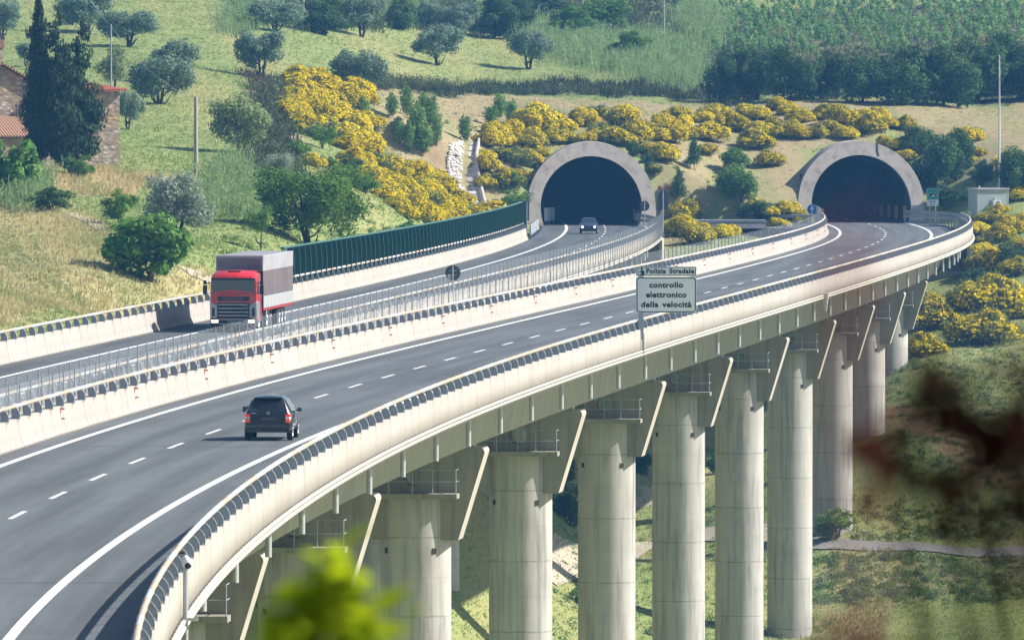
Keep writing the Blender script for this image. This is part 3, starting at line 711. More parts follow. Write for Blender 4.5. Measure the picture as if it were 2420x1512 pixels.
# ================================================================ VEGETATION
def unit(v): return v / (np.linalg.norm(v, axis=-1, keepdims=True) + 1e-9)
def leaves(r, clumps, n, size, aspect=.55, shell=.5, up=.25, jitter=.35):
    """leaf-sized quads spread through clumps (cx, cy, cz, rx, ry, rz); returns vertices, faces, tone"""
    C = np.array(clumps, float); vol = (C[:, 3] * C[:, 4] * C[:, 5]) ** .7; k = r.choice(len(C), n, p=vol / vol.sum())
    d = unit(r.normal(size=(n, 3))); rad = (shell + (1 - shell) * r.random(n) ** .6) * (1 + r.normal(size=n) * .07)
    c = C[k, :3] + d * rad[:, None] * C[k, 3:6]
    nm = unit(d * 1.0 + r.normal(size=(n, 3)) * .55 + np.array((0, 0, up))); t = unit(np.cross(nm, r.normal(size=(n, 3)))); b = np.cross(nm, t)
    s = size * (1 + r.normal(size=n) * jitter).clip(.4, 1.9)
    V = np.stack([c - t * s[:, None] * .5, c + b * (s * aspect)[:, None] * .5, c + t * s[:, None] * .5, c - b * (s * aspect)[:, None] * .5], 1).reshape(-1, 3)
    tone = (r.random(len(C))[k] * .45 + r.random(n) * .55)
    return V, np.arange(4 * n).reshape(-1, 4), tone
def blades(r, c, d, length, width):
    """thin upright strips from points c along d"""
    n = len(c); side = unit(np.cross(d, r.normal(size=(n, 3)))) * (np.asarray(width) * np.ones(n))[:, None] * .5
    tip = c + d * (np.asarray(length) * np.ones(n))[:, None]
    V = np.stack([c - side, c + side, tip + side * .4, tip - side * .4], 1).reshape(-1, 3)
    return V, np.arange(4 * n).reshape(-1, 4)
def fmesh(name, parts, mat):
    V, F, A, b = [], [], [], 0
    for v, f, a in parts: V.append(v); F.append(f + b); A.append(a); b += len(v)
    return np_mesh(name, np.concatenate(V), np.concatenate(F), mat, attr=np.concatenate(A))
L_olive = LEAF("olive_leaf", (.13, .20, .13), (.30, .385, .265), .3)
L_olive2 = LEAF("pale_olive_leaf", (.18, .235, .09), (.36, .43, .19), .3)
L_silver = LEAF("silver_leaf", (.21, .26, .19), (.46, .52, .41), .3)
L_dark = LEAF("dark_leaf", (.042, .085, .034), (.13, .215, .075), .3)
L_cyp = LEAF("cypress_leaf", (.022, .042, .026), (.065, .10, .05), .15)
L_mid = LEAF("green_leaf", (.085, .17, .035), (.22, .37, .075), .38)
L_fig = LEAF("broad_leaf", (.08, .18, .035), (.21, .39, .08), .38, (.38, .52, .17))
L_laurel = LEAF("laurel_leaf", (.11, .21, .055), (.28, .42, .11), .35)
L_broom = LEAF("broom_stem", (.13, .16, .05), (.27, .29, .085), .35)
L_broomg = LEAF("broom_green", (.10, .15, .075), (.22, .28, .13), .35)
L_yel = LEAF("broom_flower", (.84, .655, .012), (.95, .79, .025), .4, (.60, .60, .05))
L_hedge = LEAF("hedge_leaf", (.06, .08, .04), (.16, .18, .085), .3)
L_reed = LEAF("reed_leaf", (.17, .26, .10), (.36, .47, .20), .4)
L_vine = LEAF("vine_leaf", (.09, .19, .065), (.34, .53, .18), .4, (.46, .60, .24))
M_bark = MAT("bark", (.13, .105, .08), (.06, .05, .04), .95, scale=2.5, bump=.5)
M_barkd = MAT("dark_bark", (.05, .042, .035), (.03, .025, .02), .95, scale=2.5, bump=.5)

def trunk_mesh(seed, h, r0, lean, forks, mat, spread=.9, z1=None):
    r = random.Random(seed); mb = MB(); z1 = z1 or h * .65
    for f in range(forks):
        a = r.random() * 6.28; lx, ly = math.cos(a) * lean, math.sin(a) * lean; pts = []; rs = []
        for i in range(7):
            t = i / 6; w = t ** 1.4
            pts.append((lx * w + r.uniform(-.05, .05) * h * .12 * (i > 0), ly * w + r.uniform(-.05, .05) * h * .12 * (i > 0), -.35 + t * (z1 + .35))); rs.append(r0 * (1 - .62 * t) * (1 if forks == 1 else .8))
        mb.tube(pts, rs, 7)
        for _ in range(4):
            i = r.randint(2, 5); p = Vector(pts[i]); b = r.random() * 6.28; q = p + Vector((math.cos(b) * spread * h * .22, math.sin(b) * spread * h * .22, h * r.uniform(.18, .34)))
            mb.tube([p, (p + q) / 2 + Vector((0, 0, -.05 * h)), q], [rs[i] * .55, rs[i] * .4, rs[i] * .15], 5)
    return mb.mesh("trunk", mat)
# unit of every prototype: 1 m wide and 1 m tall crowns are scaled to size when placed
PROTO = {}
def tree_proto(kind, seed, mat, clumpf, n, leaf, bark, tr, aspect=.55, shell=.35):
    r = np.random.default_rng(seed); cl = clumpf(r)
    crown = fmesh("crown", [leaves(r, cl, n, leaf, aspect, shell)], mat); PROTO.setdefault(kind, []).append((crown, trunk_mesh(seed, *tr, bark)))
def round_clumps(cz, R, rz, k, rc):
    def f(r):
        out = [(0, 0, cz, R * .55, R * .55, rz * .6)]
        for i in range(k):
            d = unit(r.normal(size=3)); q = .45 + .5 * r.random(); s = rc * (.7 + .6 * r.random())
            out.append((d[0] * R * q, d[1] * R * q, cz + d[2] * rz * q, s, s, s * .85))
        return out
    return f
def lobed(cz, R, rz, lobes, rc):
    def f(r):
        out = []
        for l in range(lobes):
            a = 6.28 * l / lobes + r.random() * .8; c0 = np.array((math.cos(a) * R * .55, math.sin(a) * R * .55, cz + (r.random() - .4) * rz * .7))
            for i in range(7):
                d = unit(r.normal(size=3)) * np.array((R * .36, R * .36, rz * .45)); s = rc * (.65 + .6 * r.random()); out.append((*(c0 + d), s, s, s * .9))
        return out
    return f
for s_ in (11, 12, 13): tree_proto('olive', s_, L_olive, lobed(.50, .58, .50, 5 + s_ % 2, .20), 8200, .054, M_barkd, (1.0, .055, .16, 2, ))
for s_ in (21, 22): tree_proto('paleolive', s_, L_olive2, round_clumps(.54, .50, .46, 32, .16), 6800, .048, M_barkd, (1.0, .045, .08, 1))
tree_proto('silver', 31, L_silver, lobed(.50, .56, .50, 6, .19), 9500, .044, M_barkd, (1.0, .05, .2, 2))
for s_ in (41, 42, 43): tree_proto('dark', s_, L_dark, round_clumps(.48, .52, .50, 38, .17), 7600, .052, M_barkd, (1.0, .04, .1, 2))
for s_ in (51, 52): tree_proto('mid', s_, L_mid, round_clumps(.56, .46, .42, 30, .14), 5200, .050, M_bark, (1.0, .04, .12, 2))
tree_proto('acacia', 55, L_mid, lobed(.54, .56, .47, 9, .16), 17000, .034, M_barkd, (1.0, .035, .22, 3), .5, .2)
tree_proto('acacia', 56, L_mid, lobed(.64, .44, .32, 4, .14), 3600, .040, M_barkd, (1.0, .03, .10, 1), .5, .2)
tree_proto('fig', 61, L_fig, round_clumps(.50, .48, .46, 30, .14), 3800, .066, M_bark, (.7, .05, .2, 3), .8)
tree_proto('fig', 62, L_fig, round_clumps(.50, .48, .44, 30, .14), 3400, .072, M_bark, (.7, .05, .2, 3), .8)
for s_ in (71, 72, 73): tree_proto('shrub', s_, L_mid, round_clumps(.46, .46, .42, 22, .15), 3600, .055, M_bark, (.6, .03, .15, 3))
for s_ in (75, 76): tree_proto('darkshrub', s_, L_dark, round_clumps(.44, .47, .42, 24, .15), 3600, .055, M_barkd, (.6, .03, .15, 3))
def upright(r):
    return [(.15 * math.cos(i * 2.4), .15 * math.sin(i * 2.4), .14 + .07 * i, *(.33 * math.sin(math.pi * (i + 1.6) / 14.5) + .05,) * 2, .14) for i in range(12)]
for s_ in (81, 82): tree_proto('laurel', s_, L_laurel, upright, 1500, .085, M_bark, (.8, .03, .05, 2), .6, .3)
def conic(r):
    return [(.1 * r.normal() * (1 - t), .1 * r.normal() * (1 - t), .22 + .72 * t, .40 * (1.05 - t) ** .8, .40 * (1.05 - t) ** .8, .08) for t in np.linspace(0, 1, 13)]
for s_ in (85, 86): tree_proto('conifer', s_, L_dark, conic, 2200, .06, M_barkd, (1.0, .025, .02, 1), .5, .25)
def cyp(r):
    out = []
    for t in np.linspace(.06, .985, 46):
        w = .46 * min(1, (t * 3.4) ** .6) * (1 - t ** 2.2) ** .8 + .02; a = r.random() * 6.28
        out.append((.28 * w * math.cos(a), .28 * w * math.sin(a), t, w * .78, w * .78, .035 + .018 * r.random()))
    return out
def cyp2(r):
    out = []
    for cx, cy, top, w0 in ((-.12, .05, .9, .30), (.18, -.08, 1.0, .26), (.02, -.2, .72, .34), (.26, .12, .78, .26), (-.22, -.1, .6, .28)):
        for t in np.linspace(.12, .98, 24):
            w = w0 * min(1, (t * 3) ** .7) * (1 - t ** 2.4) ** .8 + .03; a = r.random() * 6.28
            out.append((cx + .45 * w * math.cos(a), cy + .45 * w * math.sin(a), t * top, w * .62, w * .62, .03 + .02 * r.random()))
    return out
tree_proto('cypress', 91, L_cyp, cyp, 15000, .030, M_barkd, (.5, .05, .01, 1), .6, .35)
tree_proto('cypressb', 92, L_cyp, cyp2, 16000, .032, M_barkd, (.5, .045, .02, 1), .6, .35)

USED = {}
CATN = {'olive': ('olive_tree', 'olive tree'), 'paleolive': ('olive_tree', 'olive tree'), 'silver': ('olive_tree', 'olive tree'), 'dark': ('dark_tree', 'tree'), 'mid': ('green_tree', 'tree'),
        'acacia': ('feathery_tree', 'tree'), 'fig': ('fig_tree', 'fig tree'), 'shrub': ('green_shrub', 'shrub'), 'darkshrub': ('dark_shrub', 'shrub'), 'laurel': ('laurel_bush', 'bush'),
        'conifer': ('young_conifer', 'tree'), 'cypress': ('cypress_tree', 'cypress'), 'cypressb': ('cypress_tree', 'cypress')}
GROUPS = {'olive': 'olive trees on the hillside', 'paleolive': 'olive trees on the hillside', 'silver': 'olive trees on the hillside', 'dark': 'dark trees on the hill', 'laurel': 'young laurel bushes on the cut slope',
          'shrub': 'green shrubs on the slopes', 'darkshrub': 'dark shrubs on the slopes', 'mid': 'green trees', 'fig': 'fig trees by the meadow', 'conifer': 'young conifers between the tunnels', 'cypress': 'cypresses by the farmhouse', 'cypressb': 'cypresses by the farmhouse', 'acacia': 'feathery trees behind the noise barrier'}
def plant(kind, px, py, w, h, label, var=None, Y=None):
    base = hit(px, py) if Y is None else Vector(((px - 1210) / FOC * Y, Y, float(gz((px - 1210) / FOC * Y, Y)))); s = FOC / base.y
    pr = PROTO[kind]; v = USED.get(kind, 0) if var is None else var; USED[kind] = USED.get(kind, 0) + 1; crown, tr = pr[v % len(pr)]
    nm, cat = CATN[kind]
    e = empty(nm, base - Vector((0, 0, .05)), random.uniform(0, 6.28), label, cat, GROUPS[kind])
    W_, H_ = w / s, h / s; e.scale = (W_, W_ * random.uniform(.85, 1.05), H_)
    link("trunk", tr, e); link("crown", crown, e); return e
T = [
('cypress',88,404,120,425,"tall narrow dark cypress, taller one beside the farmhouse"),
('cypressb',172,412,220,402,"broad ragged dark cypress in front of the farmhouse, shorter and wider one"),
('olive',205,78,112,105,"olive tree behind the top of the broad cypress"),
('olive',8,100,85,100,"olive tree cut by the left frame edge at the top"),
('olive',305,112,116,84,"olive tree behind the thin pole near the house"),
('paleolive',272,205,86,100,"thin pale olive tree just behind the red eaves of the house"),
('olive',378,247,128,118,"olive tree with thick dark trunk standing on its own shadow above the short pole"),
('olive',415,196,108,98,"olive tree close behind the one with the thick dark trunk"),
('olive',303,306,62,88,"small olive tree right against the stone house wall"),
('paleolive',568,362,152,148,"yellow-green olive tree with a round crown, right of the short pole"),
('olive',652,74,110,80,"olive tree left of the thick pole at the top edge"),
('olive',617,182,108,108,"heart-shaped olive tree alone on the upper meadow"),
('olive',855,88,96,98,"olive tree in the shade on the upper meadow edge, top cut by frame"),
('olive',842,222,108,108,"olive tree just above the big bank of yellow broom"),
('olive',1035,155,108,94,"olive tree above the small orange-yellow broom"),
('olive',1250,164,96,90,"olive tree farthest right on the upper meadow"),
('olive',1088,90,88,86,"olive tree leaning right beside the dark wood, middle of the top edge"),
('olive',1012,72,62,66,"small olive tree in front of the dark thicket at the top"),
('olive',62,158,44,56,"little olive tree half hidden by the tall cypress"),
('silver',418,548,156,148,"big silvery olive tree with two trunks below the short pole"),
('silver',655,428,76,70,"small silvery olive above the feathery trees"),
('shrub',190,420,76,66,"round bright green shrub at the foot of the farmhouse wall"),
('fig',28,475,132,158,"fig tree at the left frame edge in front of the farmhouse"),
('darkshrub',122,500,114,72,"wide dark green shrub at the upper edge of the straw field"),
('shrub',278,530,112,96,"rounded green shrub left of the big silvery olive"),
('fig',342,660,216,172,"large glossy fig tree at the edge of the straw field"),
('acacia',742,596,245,216,"large feathery green tree with dark forked trunks behind the truck"),
('acacia',614,596,84,124,"slim small tree with a bare trunk left of the feathery tree"),
('shrub',958,560,78,48,"low green shrub just above the noise barrier"),
('shrub',900,575,70,50,"pale green shrub behind the noise barrier beside the feathery tree"),
('darkshrub',712,205,84,42,"dark green shrub behind the top of the broom bank, left one"),
('darkshrub',752,198,60,38,"dark green shrub behind the top of the broom bank, right one"),
('mid',762,352,70,60,"light green young tree below the broom bank"),
('darkshrub',828,410,76,52,"dark green shrub between the two broom banks"),
('shrub',775,400,60,36,"green shrub under the light green young tree"),
('shrub',690,380,90,60,"tangled grey-green shrub above the small silvery olive"),
('shrub',860,455,90,60,"dull green shrub at the left end of the lower broom bank"),
('shrub',545,430,70,46,"pale green bush right of the short pole"),
('shrub',1000,455,52,34,"green shrub inside the lower broom bank"),
('dark',765,84,120,96,"dark tree behind the thick pole at the top edge"),
('dark',950,72,86,80,"dark tree in the shade behind the small olive at the top"),
('dark',1165,92,118,112,"dark tree at the left end of the wood above the upper meadow"),
('dark',1226,82,98,98,"dark tree in the wood just left of the scrubby slope"),
('dark',1290,40,110,70,"dark tree at the top edge above the scrubby slope"),
('mid',1350,100,120,90,"green bushy tree on the scrubby slope above the lone olive"),
('mid',1430,80,130,95,"green bushy tree on the scrubby slope left of the slim pole"),
('mid',1490,150,120,80,"low green tree among the reeds on the scrubby slope"),
('dark',1715,238,104,122,"dark tree at the left end of the tree belt above the right tunnel"),
('dark',1792,236,104,128,"second dark tree from the left in the belt under the vineyard"),
('dark',1872,238,130,134,"third dark tree from the left in the belt, the fullest one"),
('dark',1955,236,116,116,"fourth dark tree from the left in the belt under the vineyard"),
('dark',2042,244,130,116,"fifth dark tree in the belt, straight above the right tunnel"),
('dark',2128,248,156,148,"tall dark tree of the belt, right of the right tunnel crown"),
('dark',2225,250,170,150,"broad dark tree of the belt, left of the white mast"),
('dark',2312,240,160,150,"dark tree of the belt right behind the white mast"),
('dark',2395,222,150,150,"dark tree of the belt at the right frame edge"),
('dark',2470,235,150,140,"dark tree of the belt cut by the right frame edge"),
('conifer',1640,402,62,92,"young conifer with a bare thin stem between the tunnels"),
('conifer',1604,478,56,92,"young cone-shaped conifer just right of the left tunnel arch"),
('mid',1748,492,132,112,"leafy green tree midway between the two tunnels"),
('mid',1735,412,92,66,"smaller green tree above the leafy one between the tunnels"),
('darkshrub',1790,515,110,56,"grey-green shrub at the foot of the slope between the tunnels"),
('darkshrub',1500,368,58,42,"dark green shrub overhanging the right shoulder of the left arch"),
('darkshrub',1530,398,44,44,"small dark shrub beside the left arch, lower one"),
('dark',2212,440,140,130,"dark green tree right of the right tunnel arch"),
('dark',2178,362,100,66,"dark green tree at the shoulder of the right tunnel arch"),
('dark',2255,410,96,112,"dark green tree left of the narrow dry gully"),
('darkshrub',2238,492,90,62,"dark green shrub beside the green tunnel sign"),
('darkshrub',2322,440,58,74,"grey-green shrub just left of the white mast"),
('dark',2402,470,110,124,"dark green tree behind the white cabin"),
('shrub',1215,490,92,50,"grey-green shrub left of the left tunnel foot"),
('shrub',1195,440,70,46,"green shrub beside the concrete drainage chute"),
('laurel',927,281,28,44,"laurel bush at the upper left of the young plantation"),
('laurel',960,273,31,54,"tall laurel bush at the top of the young plantation"),
('laurel',1003,264,33,34,"laurel bush at the upper right of the young plantation"),
('laurel',1016,297,43,52,"broad laurel bush in the middle right of the young plantation"),
('laurel',941,304,22,22,"smallest laurel bush of the young plantation"),
('laurel',944,340,29,42,"laurel bush at the lower left of the young plantation"),
('laurel',984,331,40,68,"tallest laurel bush in the middle of the young plantation"),
('laurel',968,360,24,54,"narrow laurel bush at the bottom of the young plantation"),
('laurel',1003,362,40,52,"wide laurel bush at the bottom of the young plantation"),
('laurel',1032,345,29,60,"laurel bush at the lower right of the young plantation"),
('laurel',1099,334,29,47,"lone laurel bush at the head of the white rocks"),
('laurel',857,294,33,50,"laurel bush growing at the right edge of the broom bank"),
('laurel',1182,277,36,42,"laurel bush under the single broom left of the left tunnel"),
('laurel',1161,297,33,36,"low laurel bush above the drainage chute"),
('laurel',1209,292,28,42,"slim laurel bush farthest right above the drainage chute"),
('shrub',1975,1275,110,92,"bushy green shrub at the foot of a pier by the farm track"),
('darkshrub',1345,1240,100,110,"dark bush in the shade between the fourth and fifth piers"),
('darkshrub',1330,1150,90,90,"dark bush higher in the shade between the fourth and fifth piers"),
('darkshrub',1520,1120,80,80,"dark bush above the pale dirt bank under the viaduct"),
('shrub',1690,1120,70,80,"green bush between the sixth and seventh piers"),
('shrub',1375,1430,70,60,"low bush right of the fourth pier near the lower edge"),
('shrub',570,1470,90,100,"dark green bush under the curved parapet near the lower edge"),
('shrub',2185,835,74,44,"low pale shrub right of the last pier"),
('shrub',2360,800,90,60,"green shrub below the right side broom"),
('shrub',2250,760,90,60,"green shrub under the abutment"),
('darkshrub',2310,690,100,70,"dark green shrub between the broom bushes right of the abutment"),
('darkshrub',2390,640,90,80,"dark green shrub at the right frame edge amid broom"),
]
for t_ in T:
    k_ = 1.35 if t_[0] == 'laurel' else 1.0
    plant(t_[0], t_[1], t_[2], t_[3] * k_, t_[4] * k_, t_[5])

# broom bushes: green stems below, flowers on the sunny outside
def broom_mesh(seed, yellow, mat):
    r = np.random.default_rng(seed); n = 2300
    lob = [(math.cos(a) * .38 * q, math.sin(a) * .38 * q, .20 + .34 * r.random() * (1.2 - q), .15 + .08 * r.random(), .15 + .08 * r.random(), .20 + .12 * r.random()) for a, q in zip(r.random(14) * 6.28, .15 + r.random(14) * .85)] + [(0, 0, .38, .28, .28, .34)]
    C = np.array(lob); k = r.choice(len(C), n); d = unit(r.normal(size=(n, 3)) + np.array((0, 0, .35))); q = .3 + .7 * r.random(n) ** .5
    c = C[k, :3] + d * q[:, None] * C[k, 3:6]; c[:, 2] = np.abs(c[:, 2])
    dd = unit(d * .7 + np.array((0, 0, .9)) + r.normal(size=(n, 3)) * .3); V, F = blades(r, c - dd * .05, dd, .12 + .06 * r.random(n), .020)
    fol = fmesh("stems", [(V, F, r.random(n) * .6 + .4 * r.random(len(C))[k])], mat)
    m = int(6600 * yellow); d = unit(r.normal(size=(m, 3)) + np.array((0, 0, .7))); k = r.choice(len(C), m)
    q = .80 + .28 * r.random(m); c = C[k, :3] + d * q[:, None] * C[k, 3:6]
    keep = (c[:, 2] > .12 + .14 * (1 - yellow)) & (np.sin(c[:, 0] * 19 + seed) + np.sin(c[:, 1] * 23 + seed) + np.sin(c[:, 2] * 17) > -2.3 + 2.0 * (1 - yellow)); c = c[keep]; m = len(c); d = d[keep]
    nm = unit(d * 1.0 + np.array((.35, 0, .35)) + r.normal(size=(m, 3)) * .5); t = unit(np.cross(nm, r.normal(size=(m, 3)))); b = np.cross(nm, t); s = (.025 + .018 * r.random(m))[:, None]
    V = np.stack([c - t * s, c + b * s * .7, c + t * s, c - b * s * .7], 1).reshape(-1, 3)
    return fol, fmesh("flowers", [(V, np.arange(4 * m).reshape(-1, 4), r.random(m))], L_yel)
BR = {'full': [broom_mesh(s, 1.0, L_broom) for s in (1, 2, 3, 4)], 'half': [broom_mesh(s, .5, L_broom) for s in (5, 6, 7)], 'few': [broom_mesh(s, .13, L_broomg) for s in (8, 9)]}
WORDS = {'full': 'yellow-flowering', 'half': 'half-flowering', 'few': 'mostly green'}
ONES = "first second third fourth fifth sixth seventh eighth ninth tenth eleventh twelfth thirteenth fourteenth fifteenth sixteenth seventeenth eighteenth nineteenth".split()
TENS = {2: ("twentieth", "twenty"), 3: ("thirtieth", "thirty"), 4: ("fortieth", "forty"), 5: ("fiftieth", "fifty"), 6: ("sixtieth", "sixty")}
def ordinal(i): return ONES[i - 1] if i < 20 else (TENS[i // 10][0] if i % 10 == 0 else TENS[i // 10][1] + "-" + ONES[i % 10 - 1])
def brooms(where, items, hr=.78):
    items = sorted(items, key=lambda q: q[0])
    for i, (px, py, w, kind) in enumerate(items):
        b = hit(px, py); s = FOC / b.y; W_ = w / s
        if kind == 'full' and 'bank' not in where and random.random() < .3: kind = 'half'
        e = empty("broom_bush", b - Vector((0, 0, .06 * W_)), random.uniform(0, 6.28), f"{WORDS[kind]} broom bush, {ordinal(i + 1)} from the left {where}", "broom bush", "broom bushes " + where)
        e.scale = (W_ * 1.48, W_ * 1.48 * random.uniform(.85, 1.15), W_ * 1.22 * hr * random.uniform(.75, 1.3)); fo, fl = random.choice(BR[kind])
        link("stems", fo, e); link("flowers", fl, e)
def zf(ox, oy, sc, L): return [((ox + q[0] / sc) / 1.44628, (oy + q[1] / sc) / 1.44628, q[2] / sc / 1.44628, q[3] if len(q) > 3 else 'full') for q in L]
def fill(poly, sx, sy, w, mix, seed):
    r = random.Random(seed); P = np.array(poly, float); out = []; y = P[:, 1].min(); row = 0
    while y < P[:, 1].max():
        x = P[:, 0].min() + (row % 2) * sx / 2
        while x < P[:, 0].max():
            qx, qy = x + r.uniform(-.3, .3) * sx, y + r.uniform(-.3, .3) * sy
            if inpoly(np.array(qx), np.array(qy), poly): out.append((qx, qy, w * r.uniform(.78, 1.25), r.choices(('full', 'half', 'few'), mix)[0]))
            x += sx
        y += sy; row += 1
    return out
brooms("in the upper broom bank", fill([(665,250),(690,215),(760,190),(812,185),(855,230),(872,300),(882,372),(850,378),(800,345),(730,320),(668,290)], 34, 19, 60, (8, 1.2, .3), 1) + [(742,395,44,'full'),(700,300,60,'full')])
brooms("in the lower broom bank", fill([(800,395),(900,392),(960,410),(1015,425),(1062,455),(1098,500),(1095,545),(1040,548),(985,530),(915,500),(880,450)], 34, 18, 58, (8, 1.6, .5), 2) + [(1150,528,105,'full'),(1110,532,60,'full'),(830,385,60,'half')])
brooms("beside the drainage chute", zf(1600, 0, 2.0156, [(180,940,160),(300,930,150),(430,970,150),(150,1010,150),(260,1010,140),(450,1050,180),(100,1090,130),(220,1090,170,'few'),(330,1140,180,'few'),(420,1140,150),(130,1190,130),(430,1250,120),(250,1250,150,'half'),(120,1300,120,'half'),(300,1300,150,'few'),(490,1090,110),(350,1230,130,'half')]))
brooms("above the left tunnel arch", zf(1600, 0, 2.0156, [(450,830,180),(590,840,110),(480,900,230),(640,910,150),(650,985,170),(820,985,150),(770,820,160),(830,870,150),(900,810,140,'few'),(930,930,150,'few'),(1010,995,170),(1080,810,150),(1050,870,160,'half'),(1170,910,160),(1180,985,180),(560,960,120),(1100,1000,130),(880,960,110,'half')]))
brooms("between the tunnel arches", zf(1600, 0, 2.0156, [(1340,870,150),(1370,970,240),(1440,810,150),(1480,890,130),(1330,1100,190),(1260,1190,110,'few'),(1660,960,210),(1620,840,150),(1700,810,170),(1790,870,130),(1640,1060,150,'half'),(1520,960,110,'half'),(1260,1060,140),(1500,1490,220),(1420,1450,120)]))
brooms("above the right tunnel arch", zf(2500, 0, 1.89, [(60,850,120),(110,750,150),(180,770,130),(170,870,150),(150,960,160,'half'),(240,1075,150),(310,710,130),(380,740,130),(270,810,110),(300,890,110,'half'),(450,790,130),(440,890,150),(540,770,110),(560,890,110,'half'),(620,760,160),(700,800,150),(720,890,150),(860,790,140),(900,860,160),(950,770,110),(1010,820,130),(1120,840,120,'half'),(990,940,90),(640,860,130,'half'),(380,860,120),(800,860,110)]))
brooms("right of the right tunnel", zf(2500, 0, 1.89, [(1090,970,140,'half'),(1140,1030,130),(1230,1190,120,'half'),(1520,910,170),(1590,1010,100),(1610,1140,130,'few'),(1500,1060,120,'half'),(1810,1110,180,'half'),(1840,1290,170)]))
brooms("along the crossover road", zf(1600, 600, 2.0156, [(1390,370,120,'half'),(1430,330,110),(1500,420,190),(1570,470,180,'half'),(1650,420,120,'half'),(1740,430,150),(1800,420,130)]) + zf(2500, 0, 1.89, [(160,1375,140,'half'),(340,1375,160),(300,1480,120),(450,1440,130),(240,1390,130)]))
brooms("below the pale cabin", zf(2600, 600, 2.0156, [(1600,330,170),(1500,400,150),(1720,400,180),(1800,330,150),(1660,450,160,'half'),(1530,560,190,'half'),(1580,660,230),(1690,580,160,'few'),(1790,510,150),(1760,690,170),(1480,470,110,'few'),(1500,640,150,'half'),(1640,260,120)]))
brooms("right of the last piers", zf(2600, 600, 2.0156, [(1560,960,380,'half'),(1700,900,240,'half'),(1200,1060,290,'half'),(1180,930,170,'half'),(1550,1160,370,'half'),(1120,1245,200,'half'),(1400,1010,150,'few'),(1790,980,150,'half'),(1340,880,150,'few')]))

# hedge strip along the lower edge of the upper meadow
def along(pts, step):
    P = [hit(*p) for p in pts]; out = []
    for a, b in zip(P, P[1:]):
        n = max(1, int((b - a).length / step)); out += [a.lerp(b, i / n) for i in range(n)]
    return out + [P[-1]]
r_ = np.random.default_rng(5); cl = []
for p in along([(880,212),(960,208),(1060,212),(1140,222),(1250,224),(1400,224),(1530,226),(1640,236)], 1.0):
    h = r_.uniform(.5, 1.15); cl.append((p.x + r_.normal() * .3, p.y + r_.normal() * .8, p.z + h * .55, .95, 1.1, h))
v, f, a = leaves(r_, cl, 15000, .17, .5, .3); o = link("hedge", np_mesh("hedge", v, f, L_hedge, attr=a)); tag(o, "low dark hedge strip along the lower edge of the upper meadow", "hedge")
# reeds and cane on the scrubby slopes
def reed_patch(name, polys, n, hmin, hmax, label, mat, w=.07):
    r = np.random.default_rng(len(name) + n); pts = []
    for poly in polys:
        P = np.array(poly, float); c = 0
        while c < n:
            x, y = r.uniform(P[:, 0].min(), P[:, 0].max()), r.uniform(P[:, 1].min(), P[:, 1].max())
            if inpoly(np.array(x), np.array(y), poly):
                q = hit(x + r.normal() * 14, y + r.normal() * 9); c += 1
                for _ in range(9): pts.append((q.x + r.normal() * .6, q.y + r.normal() * 1.6))
    pts = np.array(pts); c = np.c_[pts, gz(pts[:, 0], pts[:, 1])]; m = len(c); h = r.uniform(hmin, hmax, m)
    d = unit(r.normal(size=(m, 3)) * .16 + np.array((0, 0, 1.))); V1, F1 = blades(r, c, d, h, w)
    k = np.repeat(np.arange(m), 2); cc = c[k] + d[k] * (h[k] * r.uniform(.35, .95, 2 * m))[:, None]; dd = unit(r.normal(size=(2 * m, 3)) + np.array((0, 0, .35))); V2, F2 = blades(r, cc, dd, .55, w * 1.1)
    t = r.random(m)
    return tag(link(name, fmesh(name, [(V1, F1, t), (V2, F2, np.clip(t[k] + r.normal(size=2 * m) * .15, 0, .89))], mat)), kind="stuff", label=label, cat="reeds")
reed_patch("reeds", [[(1480,110),(1560,90),(1660,150),(1670,215),(1560,205),(1490,160)], [(1250,60),(1480,110),(1490,185),(1340,150),(1240,110)], [(1590,60),(1640,20),(1700,60),(1680,120)]], 420, 1.3, 2.5, "pale green reeds on the scrubby slope above the tunnels", L_reed)
reed_patch("cane", [[(525,60),(590,10),(640,40),(560,100)], [(900,20),(1000,15),(1010,60),(910,60)], [(500,420),(560,395),(590,450),(520,470)], [(20,440),(90,440),(110,490),(40,490)], [(520,480),(600,460),(600,520),(540,510)]], 110, 1.0, 2.0, "pale cane growing on the meadow and at the top edge", L_reed)
reed_patch("undergrowth", [[(1200,0),(1640,0),(1620,110),(1280,60)], [(640,30),(1130,20),(1130,75),(700,70)], [(590,270),(660,210),(700,420),(620,420)], [(1650,150),(1780,120),(1780,236),(1680,240)]], 330, .5, 1.2, "rough dark green undergrowth of the slopes", L_hedge, .12)
# vineyard: leafy rows with posts
vr = []; vp = []
for i in range(11):
    y0 = 4 + i * 11.0; a = hit(1590 + i * 12, y0 + 34 + .2 * i); b = hit(2480, y0 - 14)
    n = int((b - a).length / .8)
    for j in range(n):
        q = a.lerp(b, j / n); z = float(gz(q.x, q.y))
        if random.random() < .62: vr.append((q.x + random.gauss(0, .12), q.y + random.gauss(0, .5), z + random.uniform(.8, 1.5), .45, .55, random.uniform(.5, 1.1)))
        if j % 5 == 2: vp.append((q.x, q.y, z))
v, f, a = leaves(np.random.default_rng(77), vr, 42000, .27, .7, .2); tag(link("vines", np_mesh("vines", v, f, L_vine, attr=a)), kind="stuff", label="leafy rows of vines on the hillside above the right tunnel", cat="vines")
pm = MB(); pm.tube([(0, 0, -.2), (.06, 0, 2.1)], .055, 6); pm = pm.mesh("vine_post", MAT("grey_post", (.20, .19, .19), (.13, .12, .12), .9))
for q in vp[::2][:110]:
    o = link("vine_post", pm); o.location = q; o.rotation_euler.z = random.uniform(0, 6); tag(o, "weathered grey post standing among the leafy vine rows", "post", "posts of the vineyard")

